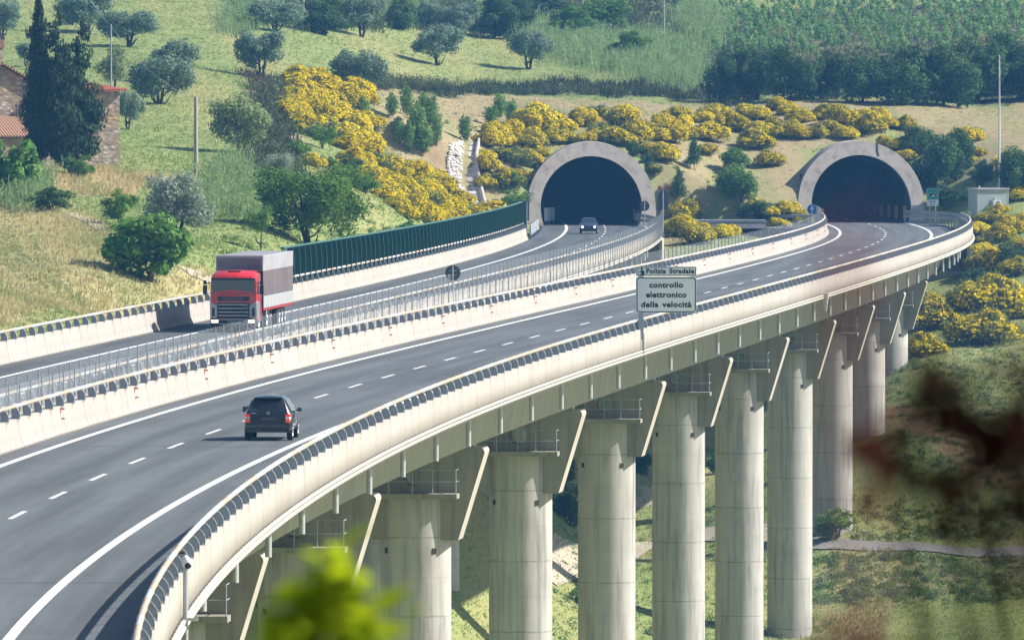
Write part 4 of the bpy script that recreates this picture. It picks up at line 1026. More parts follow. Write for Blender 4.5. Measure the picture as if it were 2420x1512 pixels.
# grass: tufts over all open ground
def grass():
    r = np.random.default_rng(99); n = 230000; Y = np.sqrt(r.random(n)) * 0 + 405 * (1120 / 405) ** r.random(n); hw = 1300 / FOC * Y + 6; X = r.uniform(-1, 1, n) * hw
    col, h, den = cover(X, Y); uR, uC = X - PR.x(Y), X - PC.x(Y)
    ok = (r.random(n) < den) & ~cut_mask(X, Y, gz(X, Y)) & ~((uR > -2.2) & (uR < 12.6) & (Y > 738) & (Y < 815)) & ~((uC > -12.4) & (uC < .6) & (Y > 715) & (Y < 800)) & ~((X > 13.5) & (X < 30.5) & (Y > 765) & (Y < 797))
    X, Y, col, h = X[ok], Y[ok], col[ok], h[ok]; z = gz(X, Y); c = np.c_[X, Y, z - .03]; n = len(X)
    k = np.repeat(np.arange(n), 4); m = len(k); d = unit(r.normal(size=(m, 3)) * .33 + np.array((.08, 0, 1.))); cc = c[k] + np.c_[r.normal(size=(m, 2)) * .13, np.zeros(m)]
    hh = h[k] * r.uniform(.55, 1.35, m); side = unit(np.cross(d, r.normal(size=(m, 3)))) * (.03 + .025 * r.random(m))[:, None]
    V = np.stack([cc - side, cc + side, cc + d * hh[:, None]], 1).reshape(-1, 3); F = np.arange(3 * m).reshape(-1, 3)
    q = col[k] * r.uniform(.93, 1.17, m)[:, None] * (1 + r.normal(size=(m, 1)) * .05 * np.array((1.2, 0, -1)))
    mt, t, out = nodes("grass_blade"); vc = N(t, "ShaderNodeVertexColor", layer_name="col"); dN = t.nodes.new("ShaderNodeBsdfDiffuse"); tr = t.nodes.new("ShaderNodeBsdfTranslucent"); mx = t.nodes.new("ShaderNodeMixShader"); mx.inputs[0].default_value = .6
    t.links.new(vc.outputs[0], dN.inputs[0]); t.links.new(vc.outputs[0], tr.inputs[0]); t.links.new(dN.outputs[0], mx.inputs[1]); t.links.new(tr.outputs[0], mx.inputs[2]); t.links.new(mx.outputs[0], out.inputs[0])
    tag(link("grass", np_mesh("grass", V, F, mt, vcol=np.repeat(np.clip(q, .01, .9), 3, axis=0))), kind="stuff", label="rough green and straw coloured grass over the slopes", cat="grass")
grass()

# low weeds and scrub clumps scattered over the rough ground
def weeds(name, polys, n, r0, r1, mat, label):
    r = np.random.default_rng(n); cl = []
    for poly, w in polys:
        P = np.array(poly, float); c = 0
        while c < n * w:
            x, y = r.uniform(P[:, 0].min(), P[:, 0].max()), r.uniform(P[:, 1].min(), P[:, 1].max())
            if inpoly(np.array(x), np.array(y), poly):
                q = hit(x, y); c += 1
                if min(abs(q.x - TXR), abs(q.x - TXL)) < 8.5 and q.y > 770: continue
                for _ in range(r.integers(1, 5)):
                    s = r.uniform(r0, r1); X, Y = q.x + r.normal() * s * 1.3, q.y + r.normal() * s * 2.0; cl.append((X, Y, float(gz(X, Y)) + s * .25, s, s, s * r.uniform(.5, 1.0)))
    v, f, a = leaves(r, cl, min(len(cl) * 42, 60000), .17, .45, .3, .5); tag(link(name, np_mesh(name, v, f, mat, attr=a)), kind="stuff", label=label, cat="weeds")
VAL = [([(1930,1180),(2500,1190),(2500,1285),(1930,1270)], 1), ([(1930,1310),(2500,1320),(2500,1420),(1930,1430)], 2.2), ([(2140,820),(2500,820),(2500,1180),(2060,1100)], 1.6), ([(1310,1200),(1930,1180),(1930,1512),(1310,1512)], 1.6)]
weeds("weeds", VAL, 90, .22, .6, L_broomg, "low dark weeds scattered over the valley slopes")
weeds("bright_weeds", VAL + [([(500,480),(900,480),(900,600),(500,620)], .8), ([(0,0),(1100,60),(700,300),(0,320)], .25), ([(880,215),(1560,240),(2400,250),(2300,420),(1880,480),(1560,500),(1100,330)], .9), ([(560,190),(700,200),(720,420),(600,420)], .7)], 80, .15, .42, L_mid, "green weeds dotted over meadow, cut slope and valley")
# ================================================================ VEHICLES
def loft(mb, st, m=0, cap=True):
    """st: list of (y, [(x, z), ...]) half sections from the bottom centre to the top centre, mirrored"""
    rings = []
    for y, h in st: rings.append([(x, y, z) for x, z in h] + [(-x, y, z) for x, z in h[::-1][1:-1]])
    k = len(rings[0]); vs = [p for R in rings for p in R]; fs = []
    for i in range(len(rings) - 1):
        for j in range(k): fs.append((i * k + j, i * k + (j + 1) % k, (i + 1) * k + (j + 1) % k, (i + 1) * k + j))
    mb.add(vs, fs, m, True)
    if cap: mb.add(rings[0], [tuple(range(k))], m); mb.add(rings[-1], [tuple(range(k))[::-1]], m)
def soften(ob, ang=38):
    ob.data.polygons.foreach_set("use_smooth", np.ones(len(ob.data.polygons), bool))
    if hasattr(ob.data, "set_sharp_from_angle"): ob.data.set_sharp_from_angle(angle=math.radians(ang))
def wheel(par, x, y, r, w, mt, mr, name="wheel"):
    s = 1 if x > 0 else -1; o = x + s * w / 2; i = x - s * w / 2; mb = MB(); n = 26
    prof = [(i, r * .6), (i, r * .93), (i + s * w * .12, r), (o - s * w * .12, r), (o, r * .93), (o, r * .66)]
    vs = [(px, y + q * math.cos(6.2832 * k / n), r + q * math.sin(6.2832 * k / n)) for px, q in prof for k in range(n)]
    fs = [(a * n + k, a * n + (k + 1) % n, (a + 1) * n + (k + 1) % n, (a + 1) * n + k) for a in range(len(prof) - 1) for k in range(n)]
    mb.add(vs, fs, 0, True); t = mb.build(name, mt, par)
    rb = MB(); rb.tube([(o - s * .05, y, r), (o - s * .015, y, r)], r * .66, n); rb.tube([(o - s * .02, y, r), (o + s * .008, y, r)], r * .17, 10)
    for k in range(6):
        a = 6.2832 * k / 6; rb.tube([(o - s * .01, y + .1 * r * math.cos(a), r + .1 * r * math.sin(a)), (o - s * .008, y + r * .6 * math.cos(a), r + r * .6 * math.sin(a))], r * .085, 5)
    rb.build("rim", mr, t); return t
M_tyre = MAT("tyre_rubber", (.018, .018, .019), (.03, .03, .03), .85); M_rim = MAT("alloy", (.55, .56, .58), (.4, .41, .43), .35, .6)
def GLASS(name, c, rough=.06):
    m, t, out = nodes(name); pbsdf(t, out, c, rough, 0.0, coat=.6, spec=.8); return m
M_glass = GLASS("tinted_glass", (.022, .034, .040)); M_glass2 = GLASS("windscreen_glass", (.03, .05, .06), .1)
def PAINT(name, c):
    m, t, out = nodes(name); o = coords(t); f = noise(t, mapv(t, o, (2, 2, 5)), 1.0, 4)
    pbsdf(t, out, mixc(t, mathn(t, 'MULTIPLY', ramp(t, f, .45, .75), .3), c, tuple(x * .6 + .06 for x in c)), .28, 0.0, coat=.8, spec=.5); return m
M_black = PAINT("black_car_paint", (.012, .014, .018)); M_navy = PAINT("dark_blue_paint", (.014, .016, .035)); M_red = PAINT("red_cab_paint", (.62, .018, .022)); M_silver = PAINT("silver_paint", (.42, .43, .45))
M_plastic = MAT("black_plastic", (.022, .024, .027), (.035, .037, .04), .5); M_chrome = MAT("bright_trim", (.62, .64, .66), (.5, .52, .55), .25, .6)
M_redl = MAT("red_lamp", (.75, .03, .015), (.55, .02, .01), .25, emit=(1, .06, .02), es=.2); M_whitel = MAT("clear_lamp", (.8, .74, .66), None, .2); M_amber = MAT("amber_lamp", (.8, .28, .06), None, .25)
M_head = MAT("lit_headlight", (.9, .85, .75), None, .2, emit=(1, .86, .66), es=2.2)
M_plate = MAT("number_plate", (.6, .6, .58), (.5, .5, .48), .5)

def hatch_rear(loc, rz):
    e = empty("hatchback_car", loc, rz, "black hatchback seen from behind driving away in the right lane", "car")
    def S(y, wb, wm, wbelt, zbelt, wr, zr, zb=.30): return (y, [(0, zb), (wb, zb), (wm - .01, zb + .16), (wm, .60), (wbelt, zbelt), (wr + .03, zr - .09), (wr - .1, zr - .01), (0, zr + .02)])
    b = MB()
    st = [S(.0, .66, .79, .76, .66, .70, .74, .34), S(.03, .70, .83, .80, .68, .73, .80, .30), S(.07, .72, .84, .81, .80, .74, .95), S(.13, .74, .85, .82, .92, .71, 1.08), S(.24, .75, .855, .83, .96, .645, 1.30), S(.36, .76, .858, .84, .97, .575, 1.50),
          S(.46, .76, .86, .845, .97, .55, 1.56), S(.9, .77, .86, .85, .96, .55, 1.60), S(1.7, .77, .86, .85, .95, .55, 1.60), S(2.2, .77, .86, .85, .94, .55, 1.53), S(2.62, .76, .855, .84, .93, .60, 1.28), S(2.95, .75, .85, .82, .90, .62, .98), S(3.3, .72, .83, .78, .80, .64, .86), S(3.52, .66, .78, .72, .66, .62, .72), S(3.58, .6, .72, .66, .55, .58, .6)]
    loft(b, st); body = b.build("body", M_black, e); soften(body)
    bp = MB(); bp.box(-.80, .80, -.07, .05, .36, .62, bev=.04); bp.box(-.79, .79, -.05, .06, .30, .37, bev=.02); o = bp.build("rear_bumper", M_black, e); soften(o)
    w = MB(); f = lambda x, t: (x, .115 + t * .245 - .012, 1.04 + t * .42)
    w.add([f(-.68, 0), f(.68, 0), f(.70, .12), f(.56, .93), f(.50, 1.0), f(-.50, 1.0), f(-.56, .93), f(-.70, .12)], [tuple(range(8))]); w.build("rear_window", M_glass, e)
    s = MB(); s.box(-.53, .53, .27, .50, 1.515, 1.555, bev=.015); o = s.build("roof_spoiler", M_black, e)
    for sx in (1, -1):
        q = MB()
        for y0, y1 in ((.52, 1.18), (1.24, 2.05)):
            q.add([(sx * .862, y0 - .05, 1.0), (sx * .862, y1 + .04, 1.0), (sx * .615, y1 - .06 if y1 < 2 else y1 - .02, 1.46), (sx * .615, y0 + .03, 1.46)], [(0, 1, 2, 3)])
        q.build("side_window", M_glass, e)
        t = MB(); X = lambda a: sx * a
        def lamp(z0, z1, m, yo=0): t.add([(x_, y_ - .045, z_) for x_, y_, z_ in [(X(.64), .005 + (z0 - .62) * .2, z0), (X(.80), .025 + (z0 - .62) * .2, z0), (X(.79), .02 + (z1 - .62) * .2, z1), (X(.66), .0 + (z1 - .62) * .2, z1), (X(.64), .16, z0), (X(.845), .16, z0), (X(.835), .19, z1), (X(.66), .19, z1)]], [(0, 1, 2, 3), (1, 5, 6, 2), (4, 0, 3, 7), (3, 2, 6, 7), (0, 4, 5, 1)], m)
        lamp(.66, .735, 0); lamp(.735, .79, 2); lamp(.79, .86, 1); lamp(.86, .96, 0); t.build("tail_light", [M_redl, M_whitel, M_amber], e)
        mr = MB(); mr.box(sx * .90 - .0, sx * 1.06, 2.12, 2.22, .98, 1.12, bev=.03); mr.box(sx * .82, sx * .92, 2.15, 2.2, 1.0, 1.04); mo = mr.build("wing_mirror", M_black, e); soften(mo)
        g = MB(); x0, x1 = sorted((sx * .925, sx * 1.045)); g.box(x0, x1, 2.112, 2.119, 1.0, 1.10); g.build("mirror_glass", M_glass2, mo)
        for y in (.62, 3.02): wheel(e, sx * .765, y, .305, .20, M_tyre, M_rim)
    p = MB(); p.box(-.26, .26, -.005, .03, .735, .84); p.build("number_plate", MAT("dark_plate", (.11, .11, .115), None, .5), e)
    em = MB(); n = 18; R = .052; c = (0, .05, .99)
    em.tube([(R * math.cos(6.2832 * k / n), c[1], c[2] + R * math.sin(6.2832 * k / n)) for k in range(n + 1)], .008, 5, caps=False)
    for k in range(3): a = math.pi / 2 + 2.0944 * k; em.tube([c, (R * math.cos(a), c[1], c[2] + R * math.sin(a))], [.010, .004], 5)
    em.build("badge", M_chrome, e); k = MB(); k.box(-.62, -.42, .04, .052, .98, 1.005); k.build("model_strip", M_chrome, e)
    return e
yb = FOC * CAMZ / (1042 - HZ); hatch_rear(Vector(((632 - 1210) / FOC * yb, yb, .01)), PR.rz(yb + 2) + .02)

def hatch_front(loc, rz):
    e = empty("hatchback_car", loc, rz, "dark blue hatchback with headlights on leaving the left tunnel", "car")
    def S(y, wb, wm, wbelt, zbelt, wr, zr, zb=.24): return (y, [(0, zb), (wb, zb), (wm - .02, zb + .16), (wm, .55), (wbelt, zbelt), (wr + .03, zr - .06), (wr - .1, zr), (0, zr + .015)])
    b = MB(); st = [S(-4.0, .6, .74, .70, .6, .6, .75), S(-3.95, .66, .80, .76, .8, .66, .9), S(-3.6, .7, .84, .8, .9, .58, 1.3), S(-3.2, .72, .845, .82, .9, .56, 1.41), S(-2.2, .72, .845, .82, .9, .57, 1.43), S(-1.75, .72, .845, .82, .9, .56, 1.38), S(-1.1, .72, .845, .8, .88, .68, .97), S(-.4, .7, .84, .76, .78, .66, .84), S(-.06, .66, .81, .72, .66, .64, .73), S(.0, .62, .76, .7, .5, .62, .6)]
    loft(b, st); soften(b.build("body", M_navy, e))
    w = MB(); w.add([(-.70, -1.14, .975), (.70, -1.14, .975), (.55, -1.78, 1.39), (-.55, -1.78, 1.39)], [(0, 1, 2, 3)])
    for v in range(4): w.v[v] = (w.v[v][0], w.v[v][1] + .02, w.v[v][2] + .015)
    w.build("windscreen", M_glass, e)
    for sx in (1, -1):
        h = MB(); h.tube([(sx * .55, -.03, .63), (sx * .55, .02, .63)], .105, 16); h.build("headlight", M_head, e)
        m = MB(); m.box(sx * .93 - .08, sx * .93 + .08, -1.42, -1.34, .93, 1.04, bev=.02); m.build("wing_mirror", M_navy, e)
        q = MB(); q.add([(sx * .835, -1.35, .93), (sx * .835, -3.4, .93), (sx * .60, -3.15, 1.36), (sx * .60, -1.85, 1.36)], [(0, 1, 2, 3)]); q.build("side_window", M_glass, e)
        for y in (-.75, -3.25): wheel(e, sx * .74, y, .29, .19, M_tyre, M_rim)
    g = MB(); g.box(-.4, .4, -.02, .012, .57, .69, bev=.01); g.build("grille", M_plastic, e)
    p = MB(); p.box(-.26, .26, .01, .04, .40, .51); p.build("number_plate", M_plate, e)
    bp = MB(); bp.box(-.80, .80, -.12, .05, .30, .50, bev=.04); bp.build("front_bumper", M_plastic, e)
    em = MB(); em.tube([(.06 * math.cos(6.2832 * k / 14), .02, .63 + .06 * math.sin(6.2832 * k / 14)) for k in range(15)], .008, 5, caps=False); em.build("badge", M_chrome, e)
    return e
yv = FOC * CAMZ / (553 - HZ); hatch_front(Vector(((1391 - 1210) / FOC * yv, yv, .01)), PC.rz(yv) + math.pi)

def tarp(name, c, c2):
    m, t, out = nodes(name); o = coords(t); f = noise(t, mapv(t, o, (.5, .35, .8)), 1.0, 6, .65); s = noise(t, mapv(t, o, (.6, .9, 5)), 1.0, 4)
    c_ = mixc(t, ramp(t, f, .35, .7), c, c2); c_ = mixc(t, mathn(t, 'MULTIPLY', ramp(t, s, .55, .8), .3), c_, tuple(x * .55 for x in c))
    pbsdf(t, out, c_, .6, 0.0, f, .3, .06); return m
def truck(loc, rz):
    """front bumper at y = 0, body towards +y; the driver's side (towards the median) is +x"""
    e = empty("truck", loc, rz, "red-cabbed lorry with a grey tarpaulin trailer coming towards the camera", "truck")
    # cab
    c = MB(); H = 1.22
    def S(y, w, z0, z1, wr, zr): return (y, [(0, z0), (w - .05, z0), (w, z0 + .12), (w, z1), (wr + .06, zr - .16), (wr - .16, zr), (0, zr + .04)])
    loft(c, [S(.06, 1.20, .62, 1.95, 1.12, 2.0), S(.10, 1.23, .60, 1.98, 1.14, 2.86), S(.20, 1.24, .58, 2.0, 1.14, 2.98), S(.55, 1.245, .58, 2.0, 1.13, 3.16), S(1.1, 1.245, .58, 2.0, 1.12, 3.24), S(2.15, 1.245, .62, 2.0, 1.12, 3.22)]); soften(c.build("cab", M_red, e))
    ws = MB(); ws.add([(-1.10, .062, 1.98), (1.10, .062, 1.98), (1.13, .085, 2.78), (-1.13, .085, 2.78)], [(0, 1, 2, 3)]); ws.box(-1.16, 1.16, .055, .11, 2.76, 2.86, 1, bev=.015)
    wsc = ws.build("windscreen", [M_glass2, M_plastic], e)
    wp = MB(); wp.tube([(-.75, .045, 1.99), (-.1, .04, 2.12)], .014, 5); wp.tube([(.1, .045, 1.99), (.8, .04, 2.10)], .014, 5); wp.build("wiper", M_plastic, wsc)
    vs = MB(); vs.box(-1.18, 1.18, -.06, .14, 2.80, 2.86, bev=.015); vs.build("sun_visor", M_plastic, e)
    rh = MB(); rh.box(-.32, .32, .5, .9, 3.17, 3.24, bev=.02); rh.build("roof_hatch", M_plastic, e)
    for x in (-.95, -.3, .3, .95):
        ml = MB(); ml.tube([(x, .13, 2.92), (x, .17, 2.93)], .035, 8); ml.build("marker_lamp", M_amber, e)
    fp = MB(); fp.box(-.86, .86, .02, .1, 1.64, 1.90, bev=.02); fp.box(-.80, -.58, .0, .03, 1.68, 1.85, 1); fp.box(.56, .80, .0, .03, 1.68, 1.85, 1); fp.build("nose_panel", [MAT("nameplate_grey", (.10, .055, .065), (.16, .10, .11), .5), M_plastic], e)
    g = MB(); g.box(-.86, .86, .03, .12, .76, 1.56, bev=.01); gr = g.build("grille", M_plastic, e)
    for z in (1.46, 1.26, 1.06, .88):
        b = MB(); b.box(-.82, .82, -.005, .05, z - .022, z + .022, bev=.008); b.build("grille_bar", M_chrome, gr)
    bg = MB(); bg.box(.55, .75, -.02, .03, 1.18, 1.46, bev=.03); bg.build("radar_plate", MAT("grey_plate", (.13, .14, .16), None, .5), gr)
    for s in (1, -1):
        k = MB(); k.add([(s * .87, .0, .76), (s * 1.24, .05, .76), (s * 1.25, .05, 1.55), (s * 1.20, .03, 1.60), (s * .87, .0, 1.40), (s * .87, .14, .76), (s * 1.255, 1.3, .76), (s * 1.255, 1.3, 1.62), (s * 1.25, .3, 1.66)],
            [(0, 1, 2, 3, 4), (1, 6, 7, 8, 3, 2)]); k.build("corner_panel", M_silver, e)
        v = MB(); v.box(min(s * 1.0, s * 1.13), max(s * 1.0, s * 1.13), -.015, .05, .84, 1.28, bev=.02); v.build("air_vent", M_plastic, e)
        h = MB(); h.box(min(s * .80, s * 1.18), max(s * .80, s * 1.18), -.03, .04, .50, .66, bev=.03); h.build("headlight", M_head, e)
        mi = MB(); mi.box(min(s * 1.40, s * 1.62), max(s * 1.40, s * 1.62), -.02, .12, 2.0, 2.48, bev=.04); mi.box(min(s * 1.42, s * 1.60), max(s * 1.42, s * 1.60), -.02, .1, 2.52, 2.74, bev=.04)
        for z in (2.1, 2.6): mi.tube([(s * 1.2, .16, z), (s * 1.45, .06, z)], .022, 6)
        soften(mi.build("wing_mirror", M_plastic, e))
        sw = MB(); sw.add([(s * 1.252, .22, 2.0), (s * 1.252, 1.15, 2.0), (s * 1.20, 1.15, 2.74), (s * 1.20, .24, 2.74)], [(0, 1, 2, 3)]); sw.build("side_window", M_glass2, e)
        for y in (1.4, 4.9): wheel(e, s * 1.03, y, .51, .34, M_tyre, M_rim)
        for y in (10.4, 11.7, 13.0): wheel(e, s * 1.03, y, .50, .36, M_tyre, M_rim)
    bu = MB(); bu.box(-1.23, 1.23, -.02, .6, .30, .74, bev=.04); bu.build("front_bumper", M_plastic, e)
    bb = MB(); bb.box(-.78, .78, -.03, .0, .655, .70, bev=.01); bb.box(-.78, .78, -.03, .0, .42, .46, bev=.01); bb.build("bumper_trim", M_chrome, e)
    np_ = MB(); np_.box(-.28, .28, -.04, -.01, .48, .60); np_.build("number_plate", MAT("lorry_plate", (.25, .25, .25), None, .5), e)
    ch = MB(); ch.box(-.45, .45, .6, 16.2, .65, 1.0); ch.box(-1.1, 1.1, 2.5, 4.0, .5, 1.0, bev=.05); ch.build("chassis", M_plastic, e)
    # trailer
    Y0, Y1, ZB, ZT, Wd = 2.75, 16.3, 1.18, 4.0, 1.27
    t = MB(); t.box(-Wd, Wd, Y0, Y1, 3.15, ZT, 0, bev=.05); t.build("upper_tarpaulin", tarp("light_tarpaulin", (.36, .355, .36), (.27, .265, .275)), e)
    t = MB(); t.box(-Wd + .012, Wd - .012, Y0 + .012, Y1 - .01, 1.86, 3.15); tq = t.build("side_tarpaulin", tarp("brown_grey_tarpaulin", (.15, .122, .118), (.105, .085, .085)), e)
    for s in (1, -1):
        for k in range(8):
            y = Y0 + .9 + k * 1.68; sb = MB(); sb.box(min(s * (Wd - .02), s * (Wd - .009)), max(s * (Wd - .02), s * (Wd - .009)), y, y + .035, 1.86, 3.14); sb.build("strap", MAT("strap_grey", (.145, .122, .128), None, .7) if k == 0 else bpy.data.materials["strap_grey"], tq)
    f = MB(); f.box(-Wd + .06, Wd - .06, Y0 - .03, Y0 + .02, 3.22, ZT - .12, 0, bev=.015); f.box(-Wd + .02, Wd - .02, Y0 - .02, Y0 + .02, 1.4, 3.16, 1); f.build("front_tarpaulin", [tarp("front_tarpaulin", (.13, .125, .16), (.24, .235, .26)), M_plastic], e)
    rf = MB()
    for k in range(9): y = Y0 + .3 + k * 1.62; rf.box(-Wd + .05, Wd - .05, y, y + .16, ZT - .02, ZT + .006, bev=.002)
    rf.build("roof_bow", MAT("roof_bow", (.26, .24, .24), None, .7), e)
    for s in (1, -1):
        d = MB()
        for k in range(8): y = Y0 + .05 + k * 1.685; d.box(min(s * (Wd - .03), s * (Wd + .012)), max(s * (Wd - .03), s * (Wd + .012)), y + .02, y + 1.665, ZB + .02, 1.84, bev=.012)
        d.build("side_boards", MAT("side_board", (.42, .425, .42), (.33, .33, .33), .5), e)
        rl = MB(); rl.box(min(s * (Wd - .1), s * (Wd + .006)), max(s * (Wd - .1), s * (Wd + .006)), Y0, Y1, 1.06, ZB + .015); rl.build("chassis_rail", MAT("red_rail", (.38, .03, .025), (.26, .03, .025), .5), e)
    bd = MB(); bd.box(-Wd + .03, Wd - .03, Y0 + .02, Y1 - .02, ZB - .05, 1.87); bd.build("load_bed", M_plastic, e)
    mg = MB()
    for s in (1, -1):
        mg.tube([(s * 1.03 - .2, 4.9 + .62 * math.cos(a), .55 + .62 * math.sin(a)) for a in np.linspace(.2, 2.94, 9)], .03, 5); mg.tube([(s * 1.03 + .2, 4.9 + .62 * math.cos(a), .55 + .62 * math.sin(a)) for a in np.linspace(.2, 2.94, 9)], .03, 5)
    mg.build("mudguard", M_silver, e)
    return e
yt = 426.0; truck(Vector(((551 - 1210) / FOC * yt, yt, .01)), PC.rz(yt + 6))

# ================================================================ SIGNS AND ROAD FURNITURE
M_signface = MAT("sign_white", (.80, .82, .84), (.74, .76, .78), .45, scale=1.5); M_signblack = MAT("sign_black", (.012, .013, .016), None, .5); M_signback = MAT("sign_back", (.10, .11, .125), (.07, .08, .09), .5, .3)
def rounded(w, h, r, n=6):
    return [(sx * (w / 2 - r) + r * math.cos(a), sz * (h / 2 - r) + r * math.sin(a)) for sx, sz, a0 in ((1, 1, 0), (-1, 1, 90), (-1, -1, 180), (1, -1, 270)) for a in [math.radians(a0 + 90 * i / n) for i in range(n + 1)]]
def frame_strip(w, h, r, t):
    a, b = rounded(w, h, r), rounded(w - 2 * t, h - 2 * t, max(r - t, .01)); n = len(a)
    return [(x, z) for x, z in a + b], [(i, (i + 1) % n, n + (i + 1) % n, n + i) for i in range(n)]
def lettering(txt, size, mat, parent, x, z, y, align='CENTER', bold=.0, space=1.0, name="lettering", fit=None):
    cu = bpy.data.curves.new(name, 'FONT'); cu.body = txt; cu.size = size; cu.align_x = align; cu.align_y = 'CENTER'; cu.offset = bold; cu.space_character = space; cu.space_word = 1.5; cu.extrude = .004; cu.resolution_u = 4
    tmp = bpy.data.objects.new("tmp", cu); COL.objects.link(tmp); dg = bpy.context.evaluated_depsgraph_get(); dg.update()
    me = bpy.data.meshes.new_from_object(tmp.evaluated_get(dg)); bpy.data.objects.remove(tmp); me.materials.clear(); me.materials.append(mat)
    o = link(name, me, parent); o.location = (x, y, z); o.rotation_euler = (math.pi / 2, 0, 0); o.scale = (fit / max(max(v.co.x for v in me.vertices) - min(v.co.x for v in me.vertices), .01) if fit else 1, 1, 1); return o
def police_sign():
    y = 394.5; s = FOC / y; p = PR.pt(y, 12.0); e = empty("speed_check_sign", (p.x, y, 0), 0, "white two-panel sign reading Polizia Stradale, controllo elettronico della velocità", "road sign")
    cx = (1574.5 - 1210) / FOC * y - p.x; zc = lambda py: CAMZ - (py - HZ) / s
    def panel(name, z0, z1, fr, r):
        w = 143 / s; h = z1 - z0; zc_ = (z0 + z1) / 2; mb = MB(); mb.prism([(cx + x, zc_ + z) for x, z in rounded(w, h, .04)], -.02, .01, 0)
        o = mb.build(name, M_signface, e); v, f = frame_strip(w - .06, h - .05, r, fr); m2 = MB(); m2.add([(cx + x, -.0245, zc_ + z) for x, z in v], f); m2.build("border", M_signblack, o)
        bk = MB(); bk.box(cx - w / 2 + .1, cx + w / 2 - .1, .012, .05, zc_ - .06, zc_ + .06); bk.build("rear_brace", M_galv, o); return o, zc_, h
    o1, z1, h1 = panel("upper_panel", zc(652.5), zc(630), .03, .09); o2, z2, h2 = panel("lower_panel", zc(739), zc(654.5), .045, .16)
    lettering("Polizia Stradale", .32, M_signblack, o1, cx + .19, z1 + .005, -.03, bold=.011, space=1.1, fit=113 / s)
    # pictogram: seated officer writing
    pg = MB(); x0 = cx - 1.17; q = lambda pts: pg.prism([(x0 + a, z1 + b) for a, b in pts], -.03, -.022)
    q([(-.03 + .05 * math.cos(a), .12 + .05 * math.sin(a)) for a in np.linspace(0, 6.28, 12, False)]); q([(-.06, .06), (.05, .05), (.09, -.16), (-.0, -.17), (-.05, -.05)]); q([(-.06, .0), (-.03, -.06), (-.16, -.05), (-.17, -.02)]); q([(-.08, -.10), (-.03, -.11), (-.04, -.17), (-.1, -.17)]); q([(.06, .02), (.10, .02), (.10, -.17), (.07, -.17)])
    pg.build("pictogram", M_signblack, o1)
    v, f = frame_strip(.40, .37, .03, .012); m3 = MB(); m3.add([(x0 + x, -.0245, z1 + z) for x, z in v], f); m3.build("pictogram_frame", MAT("thin_line", (.28, .32, .36), None, .5), o1)
    for t, py, wd in (("controllo", 674, 80), ("elettronico", 697, 96), ("della velocità", 720, 119)): lettering(t, .37, M_signblack, o2, cx, zc(py), -.03, bold=.013, space=1.1, fit=wd / s)
    po = MB(); xp = (1515 - 1210) / FOC * y - p.x; po.box(xp - .13, xp + .13, .02, .22, zc(803), zc(631), bev=.01); po.build("post", M_web, e)
    br = MB(); br.box(xp + .05, xp + .17, .05, .2, -.15, zc(800) + .25, bev=.01); br.build("bracket", M_galv, e)
police_sign()
def disc(r, n=40): return [(r * math.cos(6.2832 * k / n), r * math.sin(6.2832 * k / n)) for k in range(n)]
def round_back(px, py, Y, r_px, zfoot, label):
    p = at(px, py, Y); e = empty("round_sign", (p.x, p.y, zfoot), 0, label, "road sign"); r = r_px / FOC * Y; h = p.z - zfoot
    m = MB(); m.prism([(x, h + z) for x, z in disc(r)], .04, .06); m.build("sign_disc", M_signback, e)
    b = MB(); b.tube([(0, 0, 0), (0, 0, h + r * .92)], .035, 8); b.build("post", M_galv, e); c = MB()
    for z in (-.3, .3): c.box(-r * .5, r * .5, .035, .045, h + z * r - .02, h + z * r + .02)
    c.build("clamp", M_web, e)
_y = 471.0; round_back(1070, 645, _y, 18.2, .9, "round sign seen from its dark back on the median fence")
round_back(1523, 487, 752, 12, .0, "small dark-backed round sign at the foot of the left tunnel arch")
def arrow_sign():
    Y = 776; p = at(1919, 495, Y); e = empty("arrow_sign", (p.x, p.y, .1), 0, "blue round sign with a white upward arrow by the right tunnel", "road sign"); h = p.z - .1; r = 12.3 / FOC * Y
    m = MB(); m.prism([(x, h + z) for x, z in disc(r)], .0, .03); d = m.build("sign_disc", MAT("sign_blue", (.015, .12, .48), (.012, .10, .42), .4), e)
    a = MB(); a.prism([(-.05 * 1, h - r * .85), (.05, h - r * .85), (.05, h + .0), (.20, h + .0), (0, h + r * .78), (-.20, h), (-.05, h)], -.012, -.004); a.build("arrow", M_white, d)
    n = 40; v = disc(r * 1.0, n) + disc(r * .93, n); w = MB(); w.add([(x, -.003, h + z) for x, z in v], [(i, (i + 1) % n, n + (i + 1) % n, n + i) for i in range(n)]); w.build("rim", M_white, d)
    b = MB(); b.tube([(0, .07, -.3), (0, .07, h)], .035, 8); b.build("post", M_galv, e)
arrow_sign()
